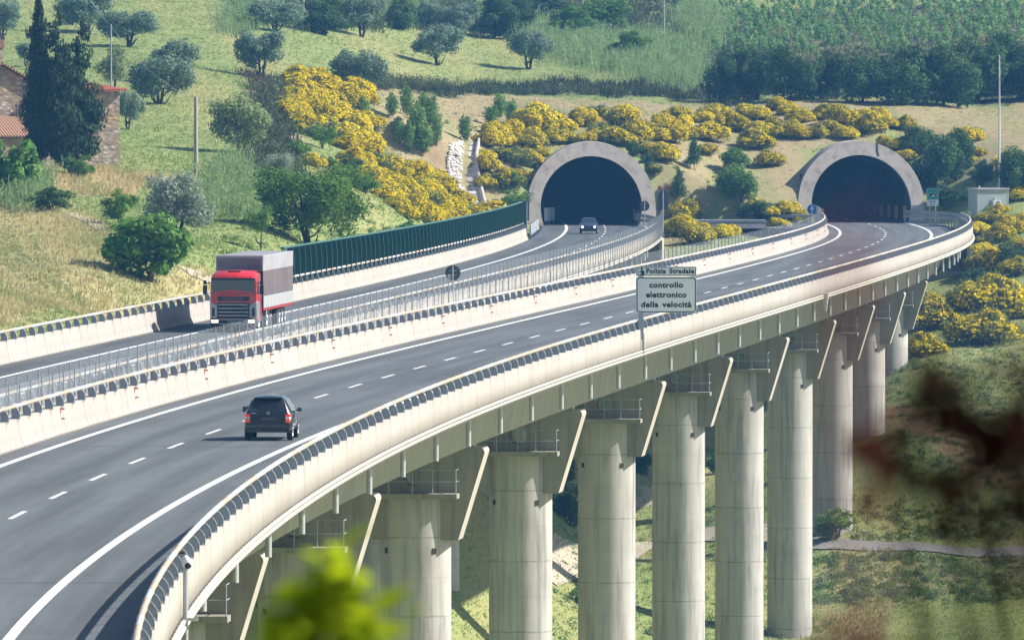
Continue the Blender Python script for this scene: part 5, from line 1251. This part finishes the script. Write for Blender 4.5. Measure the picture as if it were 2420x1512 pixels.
def tunnel_sign():
    Y = 792; s = FOC / Y; p = at(2204, 466, Y); zg = float(gz(p.x, p.y)); e = empty("tunnel_sign", (p.x, p.y, zg), 0, "green tunnel-name sign with a small white plate right of the right tunnel", "road sign")
    z = lambda py: CAMZ - (py - HZ) / s - zg; w = 28 / s
    m = MB(); m.prism([(x, (z(445) + z(472.5)) / 2 + q) for x, q in rounded(w, z(445) - z(472.5), .05)], 0, .03); g = m.build("green_panel", MAT("sign_green", (.01, .30, .22), (.01, .26, .19), .4), e)
    v, f = frame_strip(w - .02, z(445) - z(472.5) - .02, .05, .035); b = MB(); b.add([(x, -.003, (z(445) + z(472.5)) / 2 + q) for x, q in v], f); b.build("border", M_white, g)
    zc = z(464.5); R = .40; arc = [(R * math.cos(a), zc + R * .95 * math.sin(a)) for a in np.linspace(0, math.pi, 20)]; t = MB(); t.prism(arc, -.010, -.004, 0); t.build("tunnel_symbol", M_signblack, g)
    k = MB(); k.prism([(-.34, zc + .01), (.36, zc + .01), (.22, zc + .06), (.12, zc + .24), (.04, zc + .20), (-.06, zc + .07)], -.016, -.011); k.build("road_symbol", M_white, g)
    o = MB(); Ro = R + .035; O = [(Ro * math.cos(a), zc + Ro * .95 * math.sin(a)) for a in np.linspace(0, math.pi, 20)]; n = 20; o.add([(x, -.006, q) for x, q in arc + O], [(i, i + 1, n + i + 1, n + i) for i in range(n - 1)]); o.build("symbol_outline", M_white, g)
    m = MB(); m.box(-w / 2, w / 2, 0, .03, z(486.5), z(473)); wp = m.build("name_plate", M_signface, e)
    lettering("Piastraia", .20, M_signblack, wp, 0, z(476.3), -.006, bold=.004); lettering("353 m", .19, M_signblack, wp, 0, z(483), -.006, bold=.004); ln = MB(); ln.box(-w / 2 + .02, w / 2 - .02, -.006, -.001, z(479.6) - .008, z(479.6) + .008)
    for x in (-.48, .48): ln.prism([(x - .03, z(484.5)), (x + .03, z(484.5)), (x + .03, z(482.5)), (x, z(481.3)), (x - .03, z(482.5))], -.006, -.001)
    ln.build("plate_marks", M_signblack, wp); b = MB(); b.tube([(-.3, .06, -.2), (-.3, .06, z(446))], .04, 8); b.tube([(.3, .06, -.2), (.3, .06, z(446))], .04, 8); b.build("post", M_galv, e)
tunnel_sign()
def signal_back():
    Y = 745; s = FOC / Y; p = at(1567, 470, Y); e = empty("warning_sign", (p.x, p.y, -.1), 0, "dark back of a pointed sign topped by twin red lamps", "road sign"); z = lambda py: CAMZ - (py - HZ) / s + .1
    m = MB(); w = 12.5 / s; m.prism([(-w, z(498)), (w, z(498)), (w, z(464)), (w * .98, z(462)), (.06, z(446)), (-.06, z(446)), (-w * .98, z(462)), (-w, z(464))], .04, .07); m.build("sign_panel", M_signback, e)
    b = MB(); b.tube([(0, 0, 0), (0, 0, z(442))], .045, 8); b.tube([(-.32, 0, z(443)), (.32, 0, z(443))], .03, 6); b.build("post", M_galv, e)
    for x in (-.33, .33):
        l = MB(); l.tube([(x, -.05, z(443)), (x, .02, z(443)), (x, .1, z(443))], [.12, .15, .13], 14); l.build("warning_lamp", MAT("red_housing", (.55, .03, .03), (.4, .02, .02), .4), e)
signal_back()
def board_back():
    Y = 706; s = FOC / Y; p = at(1236, 500, Y); e = empty("sign_board", (p.x, p.y, 0), 0, "dark back of a square board at the end of the green noise barrier", "road sign"); z = lambda py: CAMZ - (py - HZ) / s
    m = MB(); m.prism([(x, (z(475) + z(522)) / 2 + q) for x, q in rounded(29 / s, z(475) - z(522), .05)], .05, .08); m.build("board", M_signback, e)
    for x in (-.30, .33): b = MB(); b.tube([(x, 0, -.2), (x, 0, z(477))], .04, 8); b.build("post", M_galv, e)
board_back()
# delineator plates along the tunnel walls
M_dw = MAT("delineator_white", (.62, .62, .60), (.5, .5, .48), .5); M_do = MAT("delineator_orange", (.62, .25, .04), (.5, .19, .03), .5)
def delin(name, mat, places, label, group):
    m = MB(); m.box(-.17, .17, -.02, .02, .35, 1.65, bev=.01); m.tube([(0, .03, -.05), (0, .03, 1.5)], .03, 6); me = m.mesh(name, mat)
    for i, (x, y, sc) in enumerate(places):
        o = link(name, me); o.location = (x, y, 0); o.scale = (sc, 1, sc); tag(o, label[i] if isinstance(label, list) else label, "delineator", group)
delin("delineator_plate", M_dw, [((1290 - 1210) / FOC * 786, 786, 1.0), ((1298 - 1210) / FOC * 788, 788, 1.0), ((1307 - 1210) / FOC * 790, 790, 1.0)], ["leftmost of three white plates inside the left tunnel mouth", "middle one of three white plates inside the left tunnel mouth", "rightmost of three white plates inside the left tunnel mouth"], "white plates at the left tunnel")
delin("delineator_plate", M_dw, [((1516 - 1210) / FOC * 783, 783, .8), ((1507 - 1210) / FOC * 792, 792, .8), ((1499 - 1210) / FOC * 801, 801, .8)], ["white plate nearest the guardrail inside the left tunnel", "middle white plate on the right wall inside the left tunnel", "innermost white plate on the right wall inside the left tunnel"], "white plates on the right wall of the left tunnel")
delin("delineator_plate", M_do, [((2138 - 1210) / FOC * 800, 800, 1.0), ((2118 - 1210) / FOC * 805, 805, 1.0), ((2101 - 1210) / FOC * 811, 811, 1.0), ((2083 - 1210) / FOC * 818, 818, 1.0), ((2067 - 1210) / FOC * 826, 826, 1.0)], ["orange plate at the right mouth of the right tunnel, outermost", "second orange plate from the mouth inside the right tunnel", "third orange plate from the mouth inside the right tunnel", "fourth orange plate from the mouth inside the right tunnel", "innermost orange plate inside the right tunnel"], "orange plates in the right tunnel")
delin("delineator_plate", M_do, [((1932 - 1210) / FOC * 795, 795, .9), ((1943 - 1210) / FOC * 792, 792, .9)], ["orange plate right beside the blue arrow sign", "orange plate second from the blue arrow sign"], "orange plates by the arrow sign")
# steel guardrails
def guardrail(label, pts, heights=(.72,), end_tail=False, post_h=None):
    e = empty("guardrail", (0, 0, 0), 0, label, "guardrail"); P = [Vector(p) for p in pts]; Q = []
    for a, b in zip(P, P[1:]):
        n = max(1, int((b - a).length / .5)); Q += [a.lerp(b, i / n) for i in range(n)]
    Q.append(P[-1])
    for _ in range(10): Q = [Q[0]] + [(Q[i - 1] + Q[i] * 2 + Q[i + 1]) / 4 for i in range(1, len(Q) - 1)] + [Q[-1]]
    for h in heights:
        prof = [(0, -.155), (-.07, -.10), (-.07, -.06), (0, -.02), (0, .02), (-.07, .06), (-.07, .10), (0, .155)]; V, F = [], []; k = len(prof)
        for i, q in enumerate(Q):
            t = (Q[min(i + 1, len(Q) - 1)] - Q[max(i - 1, 0)]).normalized(); nn = Vector((-t.y, t.x, 0))
            V += [tuple(q + nn * o + Vector((0, 0, h + z))) for o, z in prof]
            if i: F += [((i - 1) * k + j, (i - 1) * k + j + 1, i * k + j + 1, i * k + j) for j in range(k - 1)]
        link("beam", np_mesh("beam", V, F, M_galv, smooth=True), e)
    for i in range(0, len(Q), 4):
        m = MB(); q = Q[i]; m.box(q.x - .05, q.x + .05, q.y - .0, q.y + .1, q.z - .3, q.z + max(heights) + .14); m.build("post", M_web, e)
    return e
def g0(px, Y, z=0): x = (px - 1210) / FOC * Y; return (x, Y, z)
guardrail("double-beam steel guardrail curving from the right tunnel mouth to the parapet end", [g0(2139, 797), g0(2180, 793), g0(2222, 789), g0(2252, 780), g0(2272, 768), g0(2284, 762)], (1.12, .70))
guardrail("white slatted kerb rail under the double guardrail at the right tunnel", [g0(2148, 795.5), g0(2185, 791.5), g0(2222, 788)], (.20,))
guardrail("double-beam guardrail right of the left tunnel mouth behind the wire fence", [g0(1501, 784), g0(1530, 775), g0(1557, 757), g0(1561, 747)], (1.0, .55))
guardrail("short bundle of guardrail ends left of the left tunnel mouth", [g0(1253, 708), g0(1262, 722), g0(1272, 742)], (1.05, .75, .45))
guardrail("long pale guardrail along the crossover road between the tunnels", [(14.6, 796, 0), (20, 796.3, 0), (26, 796.3, 0), (30.2, 795.5, 0)], (.72,))
guardrail("second guardrail behind the crossover road, the lower one", [(14.9, 781, -.05), (20, 781.5, -.05), (24.6, 781.5, -.05)], (.48,))

# camera pole on the near parapet
y = 191.0; p = PR.pt(y, 12.32); x_ = (437.5 - 1210) / FOC * y
e = empty("camera_pole", (x_, y, -3.0), 0, "slim grey pole with a dome camera in front of the curved parapet", "camera pole"); z = lambda py: CAMZ - (py - HZ) / FOC * y + 3.0
m = MB(); m.tube([(0, 0, 0), (0, 0, z(1335))], .064, 14); m.build("pole", MAT("pole_grey", (.42, .44, .47), (.36, .38, .41), .5, .2), e)
m = MB(); m.tube([(.03, 0, z(1340)), (.03, 0, z(1330)), (.02, 0, z(1322)), (-.03, 0, z(1314))], [.10, .125, .10, .05], 14); h = m.build("camera_housing", M_white, e)
m = MB(); m.tube([(.06, -.08, z(1336)), (.06, -.12, z(1338)), (.06, -.14, z(1339))], [.085, .07, .02], 12); m.build("camera_lens", M_signblack, h)
m = MB(); m.box(-.16, -.02, -.04, .04, z(1309), z(1304), bev=.02); m.build("aerial", M_signblack, h); m = MB()
for zz in (2.2, 3.0): m.box(-.1, p.x - x_ + .1, -.05, .05, zz, zz + .08)
m.build("wall_bracket", M_galv, e)

# cabin, mast, cabinet right of the near viaduct
Y = 776; b0 = at(2310, 506, Y); b1 = at(2388, 506, Y); zt = at(0, 445, Y).z; zb = min(float(gz(b0.x, Y)), b0.z) - .4
e = empty("equipment_cabin", (b0.x, Y, zb), math.radians(17), "pale grey equipment cabin with an air conditioner above yellow broom", "cabin"); w = b1.x - b0.x; h = zt - zb
m = MB(); m.box(0, w, 0, 2.6, 0, h - .16, bev=.02); m.box(-.02, .14, -.015, .1, 0, h - .16); m.box(w - .09, w + .02, -.015, .1, 0, h - .16); m.build("walls", MAT("cabin_grey_green", (.40, .45, .42), (.35, .40, .38), .6, scale=.8), e)
m = MB(); m.box(-.08, w + .08, -.1, 2.7, h - .20, h, bev=.02); m.box(-.05, w + .05, -.13, -.09, h - .12, h - .02); m.build("roof", MAT("cabin_roof", (.44, .43, .45), (.36, .35, .38), .6), e)
m = MB(); m.box(1.50, 2.28, -.34, -.02, h - 1.72, h - 1.2, bev=.02); ac = m.build("air_conditioner", M_white, e)
m = MB(); m.tube([(2.0, -.36, h - 1.46), (2.0, -.33, h - 1.46)], .21, 18); m.build("fan_grille", M_plastic, ac); m = MB(); m.tube([(2.0, -.375, h - 1.46), (2.0, -.36, h - 1.46)], .09, 12); m.build("fan_hub", M_white, ac)
m = MB(); m.tube([(1.62, -.08, h - 1.2), (1.62, -.08, h - .9)], .04, 6); m.build("cable_pipe", M_plastic, ac); m = MB(); m.tube([(.3, .3, h), (.3, .3, h + .25)], .06, 8); m.build("vent_pipe", M_white, e)
Ym = 781; p = at(2361.5, 445, Ym); zg = float(gz(p.x, Ym)) - .3; top = at(0, 131, Ym).z
e = empty("mast", (p.x, Ym, zg), 0, "tall slim white mast rising behind the pale cabin", "mast"); m = MB(); m.tube([(0, 0, 0), (0, 0, (top - zg) * .62), (0, 0, top - zg)], [.115, .09, .045], 10); m.build("mast_tube", M_white, e); m = MB(); m.tube([(.04, -.08, .5), (.03, -.06, (top - zg) * .84)], .018, 5); m.box(-.12, .12, -.06, .06, (top - zg) * .845, (top - zg) * .85); m.build("cable", M_web, e)
p = at(2293, 500, 770); zg = float(gz(p.x, 770)); e = empty("meter_cabinet", (p.x, 770, zg - .1), 0, "small grey box on a thin post behind the parapet end", "cabinet"); m = MB(); m.tube([(0, 0, 0), (0, 0, 1.3)], .03, 6); m.build("post", M_galv, e); m = MB(); m.box(-.16, .06, -.1, .1, 1.25, 1.75, bev=.02); m.build("box", M_galv, e)
p = at(2405, 503, 782); e = empty("low_wall", (p.x, 782, float(gz(p.x, 782)) - .4), 0, "low stone wall right of the pale cabin", "wall"); m = MB(); m.box(-.7, 5, 0, .4, 0, 1.1, bev=.04); m.build("stonework", MAT("rough_stone", (.33, .31, .28), (.18, .17, .15), .9, scale=3, bump=.6), e)

# ================================================================ UTILITY POLES AND WIRES
def pole(px, pb, pt_, label, r, mat, Y=None):
    b = hit(px, pb) if Y is None else at(px, pb, Y); s = FOC / b.y; h = (pb - pt_) / s; e = empty("utility_pole", b, 0, label, "utility pole", "utility poles in the meadow")
    m = MB(); m.tube([(0, 0, -.4), (0, 0, h)], [r, r * .72], 12); m.build("shaft", mat, e); k = MB(); k.box(-.15, .15, -.03, .03, h - .25, h - .2); k.tube([(0, 0, h - .22), (0, 0, h - .05)], .04, 6); k.build("insulator", M_web, e)
    return b + Vector((0, 0, h - .15))
M_cpole = MAT("concrete_pole", (.44, .39, .33), (.32, .28, .23), .9, scale=2); M_spole = MAT("steel_pole", (.36, .39, .43), (.28, .31, .35), .6)
pA = pole(463, 412, 229, "thick pale utility pole standing alone above the silvery olive", .19, M_cpole)
pB = pole(263, 208, 58, "slim grey pole just behind the red eaves of the farmhouse", .085, M_spole)
pole(717, 72, -40, "thick pole cut by the top edge between olive trees", .17, M_cpole); pole(921, 32, -50, "thin pole at the top edge above the shaded olive", .10, M_spole); pole(1569, 100, -60, "slim grey pole among the pale reeds above the left tunnel", .11, M_spole)
pC = pole(160, 20, -130, "utility pole hidden by the tall cypress, cut by the top edge", .10, M_spole)
wv = MB()
for a, b, sag in ((pA, pB, 1.0), (pB, pC, 1.2)):
    wv.tube([a.lerp(b, t) - Vector((0, 0, sag * 4 * t * (1 - t))) for t in np.linspace(0, 1, 25)], .016, 5, caps=False)
tag(wv.build("overhead_wire", MAT("wire_grey", (.42, .43, .44), None, .6)), "thin sagging overhead wire strung between the meadow poles", "wire")

# ================================================================ FARMHOUSE
def stonewall(name):
    m, t, out = nodes(name); o = coords(t); g = mapv(t, o, (1, 1, 1)); v = N(t, "ShaderNodeTexVoronoi", feature='F1'); v.inputs['Scale'].default_value = 1.0; t.links.new(mapv(t, o, (2.2, 2.2, 4.2)), v.inputs['Vector'])
    c = mixc(t, ramp(t, noise(t, mapv(t, o, (.5, .5, .45), (3, 0, 1)), 1.0, 5, .6), .38, .62), (.56, .50, .43), (.52, .33, .17))
    bw = t.nodes.new('ShaderNodeRGBToBW'); t.links.new(v.outputs['Color'], bw.inputs[0]); hs = N(t, "ShaderNodeHueSaturation"); t.links.new(mixc(t, mathn(t, 'MULTIPLY', ramp(t, bw.outputs[0], .2, .8), .55), c, tuple((.2, .16, .12))), hs.inputs['Color'])
    c = mixc(t, ramp(t, v.outputs['Distance'], .35, .7), hs.outputs[0], (.30, .24, .18)); pbsdf(t, out, c, .95, 0.0, v.outputs['Distance'], .6, .08, spec=.1); return m
def tiles(name, c1, c2):
    m, t, out = nodes(name); o = coords(t); w = N(t, "ShaderNodeTexWave", wave_type='BANDS', bands_direction='X'); w.inputs['Scale'].default_value = 1.3; t.links.new(o, w.inputs['Vector'])
    c = mixc(t, ramp(t, noise(t, o, 2.2, 5, .7), .38, .65), c1, c2); c = mixc(t, mathn(t, 'MULTIPLY', ramp(t, w.outputs['Fac'], .1, .5), 1.0), tuple(x * .55 for x in c1), c); pbsdf(t, out, c, .9, 0.0, w.outputs['Fac'], .6, .1); return m
b = hit(283, 394); s = FOC / b.y; rz = math.radians(22); e = empty("farmhouse", b, rz, "old stone farmhouse with red tiled roofs half hidden by two cypresses", "farmhouse")
M_st = stonewall("rubble_stone"); M_t1 = tiles("red_tiles", (.40, .085, .05), (.33, .07, .04)); M_t2 = tiles("weathered_tiles", (.36, .17, .09), (.30, .20, .14))
m = MB(); H1 = 178 / s; m.box(-6.2, 0, 0, 7.5, -1.2, H1); m.box(-13, -6.25, .5, 8, -1.5, H1 + .3); m.prism([(-13, H1 + .3), (-6.25, H1 + .3), (-9.6, H1 + 2.0)], .5, 8)
m.box(-11.5, -5.9, -3.2, .45, -1.4, 2.3); m.build("walls", M_st, e)
m = MB(); R = [(-6.6, -.5), (.45, -.5), (.45, 8.0), (-6.6, 8.0)]; z0 = H1 + .02; rd = [(-4.6, 3.7), (-1.6, 3.7)]
for q in (0, .12): pass
V = [(x, y, z0) for x, y in R] + [(x, y, z0 + .14) for x, y in R] + [(x, y, z0 + .75) for x, y in rd]
m.add(V, [(0, 1, 5, 4), (1, 2, 6, 5), (2, 3, 7, 6), (3, 0, 4, 7), (4, 5, 9, 8), (5, 6, 9), (6, 7, 8, 9), (7, 4, 8), (3, 2, 1, 0)]); m.build("red_roof", M_t1, e)
m = MB()
for a, c in (((-13.4, H1 + .12), (-9.6, H1 + 2.1)), ((-5.9, H1 + .12), (-9.6, H1 + 2.1))): m.add([(a[0], .1, a[1]), (c[0], .1, c[1]), (c[0], 8.4, c[1]), (a[0], 8.4, a[1]), (a[0], .1, a[1] + .14), (c[0], .1, c[1] + .14), (c[0], 8.4, c[1] + .14), (a[0], 8.4, a[1] + .14)], [(0, 1, 2, 3), (7, 6, 5, 4), (0, 4, 5, 1), (1, 5, 6, 2), (2, 6, 7, 3), (3, 7, 4, 0)])
rf = m.build("gable_roof", M_t2, e)
m = MB(); m.box(-10.6, -9.2, 1.2, 2.3, H1 + 1.2, H1 + 3.35); m.box(-10.7, -9.1, 1.1, 2.4, H1 + 3.35, H1 + 4.0, 1, bev=.03); m.build("chimney", [M_st, MAT("chimney_brick", (.33, .17, .12), (.22, .12, .09), .95)], rf)
m = MB(); V = [(-11.8, -3.5, 2.35), (-5.7, -3.5, 2.35), (-5.7, .47, 3.9), (-11.8, .47, 3.9)]; m.add(V + [(x, y, z + .12) for x, y, z in V], [(0, 1, 2, 3), (7, 6, 5, 4), (0, 4, 5, 1), (1, 5, 6, 2), (2, 6, 7, 3), (3, 7, 4, 0)]); m.build("lean_to_roof", M_t2, e)
m = MB(); m.box(-3.9, -3.0, -.02, .06, 3.3, 4.6); m.build("window", MAT("dark_opening", (.03, .03, .035), None, .6), e)
m = MB(); m.tube([(-.18, -.06, H1), (-.3, -.06, H1 - .5)], .05, 6); m.build("gutter_pipe", M_web, e)

# ================================================================ DRAINAGE CHUTE AND WHITE ROCKS
M_chute = CONCRETE("chute_concrete", (.56, .52, .47), (.24, .22, .19), 0, .5)
P = [hit(1113, 336), hit(1106, 372), hit(1108, 410), hit(1116, 450), hit(1122, 488), hit(1128, 512)]
C = []
for a, b_ in zip(P, P[1:]): C += [a.lerp(b_, i / 8) for i in range(8)]
C.append(P[-1])
m = MB(); prof = [(-1.05, -.3), (-1.05, .42), (-.85, .42), (-.62, .02), (.62, .02), (.85, .42), (1.05, .42), (1.05, -.3)]; k = len(prof); V = []; F = []
for i, q in enumerate(C):
    w = .85 + .25 * i / len(C); V += [(q.x + x * w, q.y, q.z + z) for x, z in prof]
    if i: F += [((i - 1) * k + j, (i - 1) * k + j + 1, i * k + j + 1, i * k + j) for j in range(k - 1)]
e = empty("drainage_chute", (0, 0, 0), 0, "concrete drainage chute running down the cut slope beside white rocks", "drain"); m.add(V, F); m.build("channel", M_chute, e)
for i in range(2, len(C), 3):
    q = C[i]; st_ = MB(); w = .85 + .25 * i / len(C); st_.prism([(-.7 * w, 0), (.7 * w, 0), (.75 * w, .2), (0, .1), (-.75 * w, .2)], -.12, .12); o = st_.build("baffle", M_chute, e); o.location = q
r2 = random.Random(3); bmr = bmesh.new(); poly = [(1062,338),(1092,334),(1092,375),(1086,420),(1090,470),(1072,462),(1060,430),(1058,380)]; c = 0
while c < 330:
    x, yy = r2.uniform(1055, 1096), r2.uniform(332, 472)
    if not inpoly(np.array(x), np.array(yy), poly): continue
    c += 1; q = hit(x, yy); t = bmesh.ops.create_icosphere(bmr, subdivisions=1, radius=1.0); sc = r2.uniform(.09, .24)
    for v in t['verts']: v.co = Vector((v.co.x * sc * r2.uniform(.8, 1.3) + q.x, v.co.y * sc * r2.uniform(.8, 1.3) + q.y, v.co.z * sc * .8 + q.z + sc * .35))
mb = MB(); mb.bm(bmr); tag(mb.build("rocks", MAT("white_rock", (.72, .68, .63), (.55, .51, .46), .9, scale=2)), "white rocks heaped beside the drainage chute", "rocks", kind="stuff")
# ================================================================ NEAR PLANTS, OUT OF FOCUS
def leaf_blade(L, W):
    """a folded, pointed leaf along +x"""
    xs = [0, .18, .42, .68, .88, 1.0]; ws = [.06, .30, .5, .42, .2, .0]; V, F = [], []
    for x, w in zip(xs, ws): V += [(x * L, w * W, .10 * W - .12 * L * x * x), (x * L, 0, -.12 * L * x * x), (x * L, -w * W, .10 * W - .12 * L * x * x)]
    for i in range(len(xs) - 1):
        a = 3 * i; F += [(a, a + 1, a + 4, a + 3), (a + 1, a + 2, a + 5, a + 4)]
    return V, F
def near_plant(name, label, cat, root, stems, lm, sm, L, W, seed):
    r = random.Random(seed); e = empty(name, root, 0, label, cat); sb = MB(); lb = MB()
    for tip, n, spread in stems:
        p0 = Vector((r.uniform(-.1, .1), r.uniform(-.1, .1), 0)); p3 = Vector(tip) - Vector(root); mid = p0.lerp(p3, .55) + Vector((r.uniform(-.06, .06), 0, .10)); pts = []
        for i in range(15):
            t = i / 14; pts.append(p0 * (1 - t) ** 2 + mid * 2 * t * (1 - t) + p3 * t * t)
        sb.tube(pts, [.016 * (1 - .8 * i / 14) for i in range(15)], 6)
        for j in range(n):
            t = 1 - spread * (j / n) / max((p3 - p0).length, .1); t = max(t, .05); q = p0 * (1 - t) ** 2 + mid * 2 * t * (1 - t) + p3 * t * t
            M = Matrix.Translation(q) @ Matrix.Rotation(j * 2.4 + r.uniform(-.4, .4), 4, 'Z') @ Matrix.Rotation(r.uniform(-.9, .3), 4, 'Y') @ Matrix.Rotation(r.uniform(-.6, .6), 4, 'X'); s = r.uniform(.75, 1.2)
            v, f = leaf_blade(L * s, W * s); lb.add([M @ Vector(p) for p in v], f)
    sb.build("stems", sm, e); lb.build("leaves", lm, e)
def ntrans(name, c, t_=.5):
    m, t, out = nodes(name); d = t.nodes.new("ShaderNodeBsdfDiffuse"); tr = t.nodes.new("ShaderNodeBsdfTranslucent"); mx = t.nodes.new("ShaderNodeMixShader"); f = ramp(t, noise(t, coords(t), 9, 3), .3, .7); col = mixc(t, f, c, tuple(x * .75 for x in c))
    t.links.new(col, d.inputs[0]); t.links.new(col, tr.inputs[0]); mx.inputs[0].default_value = t_; t.links.new(d.outputs[0], mx.inputs[1]); t.links.new(tr.outputs[0], mx.inputs[2]); t.links.new(mx.outputs[0], out.inputs[0]); return m
D1 = 18.0; P1 = lambda x, y, d=D1: tuple(at(x, y, d)); rx = (770 - 1210) / FOC * D1
near_plant("leafy_sapling", "blurred bright yellow-green leafy shoot close to the camera at the lower edge", "sapling", (rx, D1 + .2, float(gz(rx, D1)) - .1),
    [(P1(800, 1312), 18, .16), (P1(770, 1360), 14, .12), (P1(690, 1420), 16, .12), (P1(655, 1465), 14, .14), (P1(740, 1450), 18, .14), (P1(800, 1430), 14, .14), (P1(880, 1455), 16, .12), (P1(925, 1505), 6, .12), (P1(830, 1500), 18, .14)], ntrans("lime_leaf", (.46, .56, .02), .6), ntrans("green_stem", (.2, .28, .05), .2), .085, .070, 4)
D2 = 9.0; P2 = lambda x, y, d=D2: tuple(at(x, y, d)); rx = .95
near_plant("dark_twiggy_bush", "blurred dark reddish-brown twigs and leaves close to the camera on the right", "bush", (rx, D2, float(gz(rx, D2)) - .1),
    [(P2(2165, 868), 8, 0.09), (P2(2235, 925), 9, 0.11), (P2(2330, 960), 8, 0.13), (P2(2420, 900), 9, 0.15), (P2(2055, 1040), 8, 0.09), (P2(2130, 1085), 9, 0.11), (P2(2230, 1120), 9, 0.11), (P2(2310, 1160), 4, 0.11), (P2(2350, 1230), 4, 0.11), (P2(2440, 1180), 4, 0.13), (P2(2435, 1050), 8, 0.13), (P2(2190, 880), 4, .12), (P2(2290, 905), 4, .14), (P2(2370, 950), 4, .14), (P2(2100, 1045), 4, .12), (P2(2180, 1085), 4, .12), (P2(2260, 1110), 4, .12), (P2(2415, 820), 4, .14), (P2(1990, 1500), 7, 0.13), (P2(2080, 1545), 7, 0.15)], ntrans("maroon_leaf", (.040, .016, .014), .3), ntrans("dark_stem", (.03, .016, .014), .05), .058, .044, 6)
D3 = 4.6; near_plant("red_leaved_twig", "faint blurred reddish twig crossing the far end of the near carriageway", "twig", (.45, D3, float(gz(.45, D3)) - .1), [(tuple(at(1975, 590, D3)), 3, .012), (tuple(at(2005, 612, D3)), 3, .012)], ntrans("red_leaf", (.42, .05, .06), .5), ntrans("thin_red_stem", (.2, .05, .05), .1), .024, .018, 9)

# ================================================================ AIR
hz, t, out = nodes("haze_air"); v = t.nodes.new("ShaderNodeVolumePrincipled"); v.inputs['Color'].default_value = (.16, .50, 1.0, 1); v.inputs['Density'].default_value = HAZE; v.inputs['Anisotropy'].default_value = .0
t.links.new(v.outputs[0], out.inputs['Volume'])
mb = MB(); mb.box(-230, 240, -25, 1360, float(GZ.min()) - 1.2, 62); tag(mb.build("haze", hz), kind="stuff")
